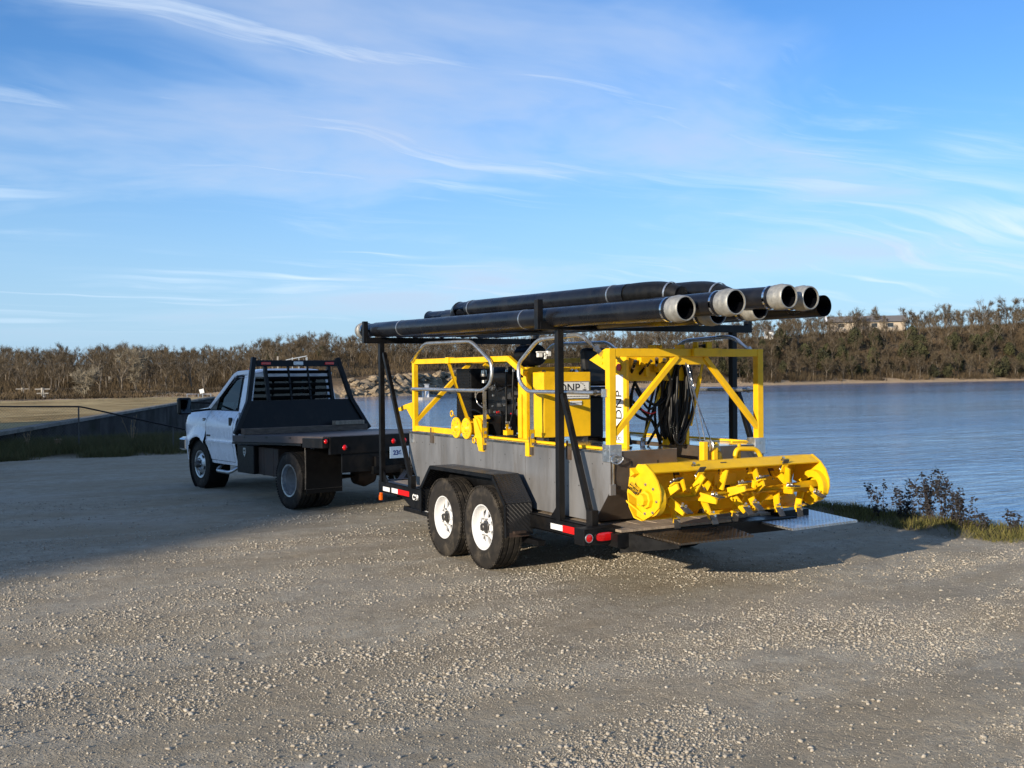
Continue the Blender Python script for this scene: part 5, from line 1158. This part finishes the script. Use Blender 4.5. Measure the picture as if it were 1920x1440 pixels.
# wheels
tf = tyre_mesh(.392, .25, .225)
def truck_wheel(x, y, s_, dish):
    t = tf.build('tyre', 'rubber', TR, smooth=35); t.matrix_local = Matrix.Translation((x, y, .39)) @ Matrix.Rotation(math.pi if s_ > 0 else 0, 4, 'Z')
    if dish:   # dual rear: deep concave disc
        MB().lathe([(-.098, .205), (-.108, .228), (-.118, .227), (-.115, .206), (-.06, .198)], (0,0,0), (1,0,0), 40).build('rim', 'galv', t, smooth=40)
        MB().lathe([(-.06, .198), (.0, .187), (.085, .165), (.105, .12), (.105, .07)], (0,0,0), (1,0,0), 40).build('dish', 'dishgrey', t, smooth=40)
        MB().lathe([(.105, .07), (.05, .062), (.03, .055), (.03, .001)], (0,0,0), (1,0,0), 24).build('hub', 'dkmetal', t, smooth=40)
        m_ = MB()
        for i in range(5): a = i*1.2566+.3; m_.cyl((.080, .142*math.sin(a), .142*math.cos(a)), (.098, .142*math.sin(a), .142*math.cos(a)), .028, 12)
        m_.build('hand_holes', 'ink', t)
    else:      # front: convex disc, hand holes, hub and nuts
        MB().lathe([(-.098, .205), (-.108, .228), (-.118, .227), (-.112, .205), (-.09, .198), (-.085, .185), (-.10, .16), (-.125, .125), (-.128, .075), (-.11, .06)], (0,0,0), (1,0,0), 40).build('rim', 'galv', t, smooth=40)
        m_ = MB()
        for i in range(5): a = i*1.2566+.6; p = Vector((-.105, .158*math.sin(a), .158*math.cos(a))); m_.cyl(p+Vector((-.008, 0, 0)), p+Vector((.02, 0, 0)), .034, 14)
        m_.build('hand_holes', 'ink', t)
        MB().lathe([(-.20, .001), (-.20, .045), (-.19, .055), (-.13, .06), (-.11, .06)], (0,0,0), (1,0,0), 20).build('hub', 'dkmetal', t, smooth=40)
        m_ = MB()
        for i in range(8): a = i*.7854; m_.cyl((-.165, .092*math.sin(a), .092*math.cos(a)), (-.125, .092*math.sin(a), .092*math.cos(a)), .016, 6)
        m_.build('lug_nuts', 'chrome', t)
    return t
fwh = truck_wheel(-.845, 3.60, -1, False); rwh = truck_wheel(-1.075, 0, -1, True)
def cl2(o, x, y, s_): return clone(o, TR, Matrix.Translation((x, y, .39)) @ Matrix.Rotation(math.pi if s_ > 0 else 0, 4, 'Z'))
cl2(fwh, .845, 3.60, 1); cl2(rwh, 1.075, 0, 1); cl2(rwh, -.775, 0, 1); cl2(rwh, .775, 0, -1)

# ------------------------------------------------------------------ far buildings, poles, pier, rocks
hx, hy = heading(1622); ph = on_ray(1622, 606, 372); ang = math.atan2(-hx, hy)+R(6)
ho = thing('ranch_house', 'low tan house with a grey gabled roof on top of the bluff across the lake', 'house', (ph.x, ph.y, ph.z-2.2), ang)
MB().box(-12, 12, -4, 4, -2, 2.5).build('wall', 'tanwall', ho); MB().prism([(-4.8, 2.4), (4.8, 2.4), (0, 4.6)], -12.8, 12.8, 'x').build('roof', 'roof', ho)
for x in (-8, -3, 2.5, 7.5): w_ = MB().box(x-.9, x+.9, -4.05, -4.0, .7, 2.0).build('window', 'darkwin', ho); MB().box(x-1.0, x+1.0, -4.07, -4.02, .6, .69).build('sill', 'sticker', w_)
MB().prism([(-5.2, 2.4), (0, 4.9), (5.2, 2.4), (0, 3.9)], -12.9, -12.3, 'x').build('gable_board', 'sticker', ho)
for k, (u, v, w_) in enumerate(((1446, 623, 1.3), (1460, 625, 1.6), (1436, 621, .9))):
    p = on_ray(u, v, 318); o = thing('white_shed', ('small white shed between bare trees, left of the other two', 'widest small white shed between bare trees on the bluff', 'narrow white shed at the left end of the three')[0 if k == 0 else (1 if k == 1 else 2)].replace('left of the other two', 'the middle of the three'), 'shed', (p.x, p.y, p.z-1.2), ang, 'white sheds on the bluff')
    MB().box(-w_/2, w_/2, -1, 1, -1, 1.3).build('wall', 'sticker', o); MB().prism([(-1.2, 1.3), (1.2, 1.3), (0, 1.8)], -w_/2-.1, w_/2+.1, 'x').build('roof', 'roof', o)
def pole(u, vtop, vbot, dist, label, arms=1, box=True):
    t_, b_ = on_ray(u, vtop, dist), on_ray(u, vbot, dist); h = t_.z-b_.z; o = thing('utility_pole', label, 'pole', (b_.x, b_.y, b_.z), math.atan2(-heading(u)[0], heading(u)[1]))
    MB().cyl((0,0,-.5), (0,0,h), .24, 8, .18).build('pole', 'post', o)
    for i in range(arms): MB().box(-.9+.2*i, .9-.2*i, -.06, .06, h-.25-.55*i, h-.10-.55*i).build('crossarm', 'post', o)
    if box: MB().cyl((.25, 0, h*.42), (.25, 0, h*.62), .18, 10).build('transformer', 'galv', o)
pole(80, 727, 760, 150, 'pale utility pole with two crossarms at the left edge of the wood', 2); pole(43, 727, 752, 165, 'shorter pale utility pole with a grey can left of the two-armed one', 1)
pole(206, 706, 728, 190, 'thin pale pole standing alone against the dark wood', 0, False)
p = on_ray(380, 742, 72); so_ = thing('tilted_sign', 'small white tilted sign on a post at the far end of the spillway wall', 'sign', (p.x, p.y, p.z-.3), R(-20))
MB().cyl((0,0,-.6), (0,0,.45), .03, 6).build('post', 'galv', so_); MB().cbox((-.05, -.04, .60), (.28, .03, .27), Matrix.Rotation(R(-14), 3, 'Y')).build('panel', 'sticker', so_)
p = on_ray(368, 739, 74); gr_ = thing('pipe_guardrail', 'low pale pipe guardrail beside the tilted sign', 'railing', (p.x, p.y, p.z), R(-62))
MB().tube([(-.9, 0, 0), (1.4, 0, 0)], .03, 6).build('rail', 'galv', gr_); 
for x in (-.9, .2, 1.4): MB().cyl((x, 0, -.8), (x, 0, .0), .03, 6).build('post', 'galv', gr_)
p = on_ray(563, 682, 168); wk = thing('walkway_frame', 'pale metal walkway frame standing in the wood behind the truck rack', 'walkway', (p.x, p.y, p.z-2), R(-25))
MB().beam((-2.2, 0, 2.6), (1.0, 0, 3.2), .12).beam((-2.2, 0, 2.1), (1.0, 0, 2.4), .1).build('rails', 'galv', wk)
for x in (-1.2, -.2, .9, 1.05): MB().box(x-.05, x+.05, -.05, .05, -1, 3.0).build('upright', 'galv', wk)
p = on_ray(521, 680, 172); o = thing('marker_post', 'slim yellowish marker post beside the walkway frame', 'post', (p.x, p.y, p.z-2)); MB().box(-.1, .1, -.1, .1, -1, 3).build('post', 'post', o)
pp = Vector((53.2, 120.0, WZ)); ip = thing('intake_pier', 'white steel intake pipe on a concrete block standing in the lake', 'pier', tuple(pp))
MB().box(-1.0, 1.0, -.8, .8, -1, .35).build('block', 'concrete', ip); MB().cyl((0,0,.35), (0,0,2.0), .30, 14).cyl((0,0,2.0), (0,0,2.12), .42, 14).build('pipe', 'sticker', ip, smooth=40)
MB().cyl((-.75,-.4,.35), (-.75,-.4,1.6), .12, 10).build('pipe', 'galv', ip, smooth=40)
# limestone boulders along the dam end
rocks = []
for i in range(5):
    bm = bmesh.new(); bmesh.ops.create_icosphere(bm, subdivisions=1, radius=1)
    for v in bm.verts: v.co *= 1+.45*mnoise.noise(v.co*1.3+Vector((i*7, 0, 0))); v.co.z *= .75
    me = bpy.data.meshes.new('boulder'); bm.to_mesh(me); bm.free(); me.materials.append(M['rock']); rocks.append(me)
for i in range(230):
    u = rnd.uniform(640, 905); D = float(np.interp(u, UU, DD)); k = rnd.random(); r = D+.2+k*5.5; hx_, hy_2 = heading(u)
    o = bpy.data.objects.new('boulder', rocks[i % 5]); COL.objects.link(o); s_ = rnd.uniform(.28, .82)
    o.location = (CAM.x+hx_*r, CAM.y+hy_2*r, prof(u, r)+.1*s_); o.scale = (s_*rnd.uniform(.9, 1.5), s_, s_*rnd.uniform(.7, 1.1)); o.rotation_euler = (rnd.uniform(-.4, .4), rnd.uniform(-.4, .4), rnd.uniform(0, 6.28))
    tag(o, 'tan limestone boulder on the rocky bank behind the truck and trailer', 'rock', 'boulders on the far rocky bank')

# ------------------------------------------------------------------ weeds on the near bank
def weed(x, y, h, nst, label, lean=.3, dens=26):
    z = float(lot_h(np.array([x]), np.array([y]))[0]); o = thing('bank_weed', label, 'plant', (x, y, z), 0, 'leafy weeds on the bank edge'); st = MB(); lf = MB()
    for k in range(nst):
        a = rnd.uniform(0, 6.28); hh = h*rnd.uniform(.6, 1); e = Vector((math.cos(a)*lean*hh*rnd.uniform(.3, 1.2), math.sin(a)*lean*hh*rnd.uniform(.3, 1), hh)); b = Vector((rnd.uniform(-.06, .06), rnd.uniform(-.06, .06), -.03))
        c = b+e*.5+Vector((rnd.uniform(-.04, .04), rnd.uniform(-.04, .04), .02)); P = bez([b, c, b+e], 5); st.tube(P, [.005-.0035*i/len(P) for i in range(len(P))], 4)
        for j in range(int(dens*hh/.5)):
            t = rnd.uniform(.18, 1)**.8; q = P[min(len(P)-1, int(t*len(P)))]+Vector((rnd.gauss(0, .012), rnd.gauss(0, .012), rnd.gauss(0, .02))); aa = rnd.uniform(0, 6.28); l_ = rnd.uniform(.018, .046)
            d = Vector((math.cos(aa), math.sin(aa), rnd.uniform(-.8, .5))).normalized()*l_; n_ = d.cross(Vector((rnd.gauss(0,1), rnd.gauss(0,1), rnd.gauss(0,1)))).normalized()*l_*.42; q0 = q+d*.25
            lf.add([q0, q0+d*.55+n_, q0+d*1.2, q0+d*.55-n_, q0+d*.5+n_.cross(d).normalized()*l_*.18], [(0,1,4), (1,2,4), (2,3,4), (3,0,4)])
    st.build('stems', 'weedstem', o); lf.build('leaves', 'weedleaf', o)
for u, v, h, ns, lab in ((1647, 966, .42, 3, 'tall open weed nearest the bright tread plate'), (1690, 968, .30, 4, 'short weed between the open tall one and the dense clump'), (1700, 969, .40, 4, 'mid-height weed left of the dense clump'),
    (1738, 975, .46, 6, 'tallest weed in the dense clump by the water'), (1758, 977, .50, 6, 'densest leafy weed in the middle of the clump'), (1785, 980, .44, 5, 'leafy weed at the right side of the dense clump'),
    (1812, 985, .34, 4, 'weed with one long leaning stem right of the dense clump'), (1842, 988, .22, 3, 'low sparse weed in the gap before the last plant'), (1893, 992, .27, 3, 'small weed above the sunlit grass near the right edge')):
    dv = (on_ray(u, v, 10)-CAM); t_ = (.08-CAM.z)/dv.z; p = CAM+dv*t_; weed(p.x, p.y, h*1.3, ns+1, lab, dens=52)
def stalks(x, y, h, n_, label):
    z = float(lot_h(np.array([x]), np.array([y]))[0]); o = thing('dry_weed', label, 'plant', (x, y, z)); m_ = MB(); l_ = MB()
    for k in range(n_):
        e = Vector((rnd.gauss(0, .16)*h, rnd.gauss(0, .16)*h, h*rnd.uniform(.5, 1))); P = bez([(0,0,-.03), e*.5+Vector((rnd.gauss(0,.02), 0, 0)), e], 4); m_.tube(P, .005, 4)
        for j in range(5): q = P[rnd.randrange(len(P)//2, len(P))]; d = Vector((rnd.gauss(0,1), rnd.gauss(0,1), rnd.gauss(0,1))).normalized()*.06; s2 = d.cross(Vector((0,0,1)))*.4; l_.add([q, q+d*.5+s2, q+d, q+d*.5-s2], [(0,1,2,3)])
    m_.build('stems', 'stalk', o); l_.build('leaves', 'stalk', o)
stalks(-.9, 21.3, .85, 9, 'tall dry stalks in front of the wall just left of the truck'); stalks(-2.75, 20.6, .30, 26, 'orange-brown dry leaf clump by the fence post'); stalks(-3.4, 20.8, .5, 6, 'thin dry stalks left of the orange leaf clump')

# ------------------------------------------------------------------ loose stones on the lot
def stones(name, n, gen, smin, smax, sub_=True):
    base = []
    for i in range(6):
        bm = bmesh.new()
        if sub_: bmesh.ops.create_icosphere(bm, subdivisions=1, radius=1)
        else:
            vv = [bm.verts.new(c) for c in ((1,0,0),(-1,0,0),(0,1,0),(0,-1,0),(0,0,1),(0,0,-1))]
            for a_ in (0, 1):
                for b_ in (2, 3):
                    for c_ in (4, 5): bm.faces.new((vv[a_], vv[b_], vv[c_]))
            bmesh.ops.recalc_face_normals(bm, faces=bm.faces); bm.verts.index_update()
        for v in bm.verts: v.co *= 1+.85*mnoise.noise(v.co*1.1+Vector((i*5.3, 1, 2)))
        base.append((np.array([v.co[:] for v in bm.verts]), np.array([[v.index for v in f.verts] for f in bm.faces]))); bm.free()
    lo = []
    for V, F in base: lo.append((V, F))
    x, y = gen(n); z = lot_h(x, y); n = len(x); s = smin*(smax/smin)**(rng.uniform(0, 1, n)**2.1)
    VV, FF, TT = [], [], []; o = 0; kind = rng.integers(0, 6, n); a = rng.uniform(0, 6.283, n); tone = rng.beta(2, 1.6, n)
    for k in range(6):
        ix = np.where(kind == k)[0]; V, F = lo[k]; c, sn = np.cos(a[ix]), np.sin(a[ix]); sc = s[ix][:, None]*rng.uniform(.7, 1.25, (len(ix), 3)); sc[:, 2] *= .72
        P = V[None]*sc[:, None]; Q = np.empty_like(P); Q[..., 0] = P[..., 0]*c[:, None]-P[..., 1]*sn[:, None]; Q[..., 1] = P[..., 0]*sn[:, None]+P[..., 1]*c[:, None]; Q[..., 2] = P[..., 2]
        Q += np.stack([x[ix], y[ix], z[ix]+s[ix]*.28], 1)[:, None]; VV.append(Q.reshape(-1, 3)); FF.append((F[None]+np.arange(len(ix))[:, None, None]*len(V)+o).reshape(-1, 3)); o += len(ix)*len(V); TT.append(np.repeat(tone[ix], len(F)))
    ob = link(name, mesh_np(name, np.concatenate(VV), np.concatenate(FF), 'stone', {'tone': (np.concatenate(TT), 'FACE')}), kind='stuff'); ob['label'] = 'loose pale limestone gravel scattered in drifts over the lot'; return ob
def patchy(x, y):   # drifts of loose stone, drawn out by traffic
    return np.array([mnoise.noise(Vector((a*.42+b*.25, b*1.15-a*.35, 0)))+.55*mnoise.noise(Vector((a*1.6, b*2.6, 4)))+.3*mnoise.noise(Vector((a*5, b*6, 8))) for a, b in zip(x, y)])
def gen_near(n):
    d = 3.6*(16/3.6)**(rng.uniform(0, 1, n)**.92); u = rng.uniform(-260, 2320, n); k = (u-960)/FPX; dx = fw.x+rt.x*k; dy = fw.y+rt.y*k; x = CAM.x+dx*d; y = CAM.y+dy*d
    p = patchy(x, y); keep = (rng.uniform(0, 1, n) < np.clip((p+.22)*1.3, .07, 1)) & (lot_d(x, y) < -.75); return x[keep], y[keep]
stones('loose_gravel', 125000, gen_near, .0035, .0145)

def gen_fine(n):
    d = 3.6*(12/3.6)**(rng.uniform(0, 1, n)**.95); u = rng.uniform(-160, 2160, n); k = (u-960)/FPX; dx = fw.x+rt.x*k; dy = fw.y+rt.y*k; x = CAM.x+dx*d; y = CAM.y+dy*d
    p = patchy(x, y); keep = (rng.uniform(0, 1, n) < np.clip((p+.45)*1.3, .12, 1)) & (lot_d(x, y) < -.75); return x[keep], y[keep]
stones('fine_gravel', 290000, gen_fine, .0022, .0075, False)
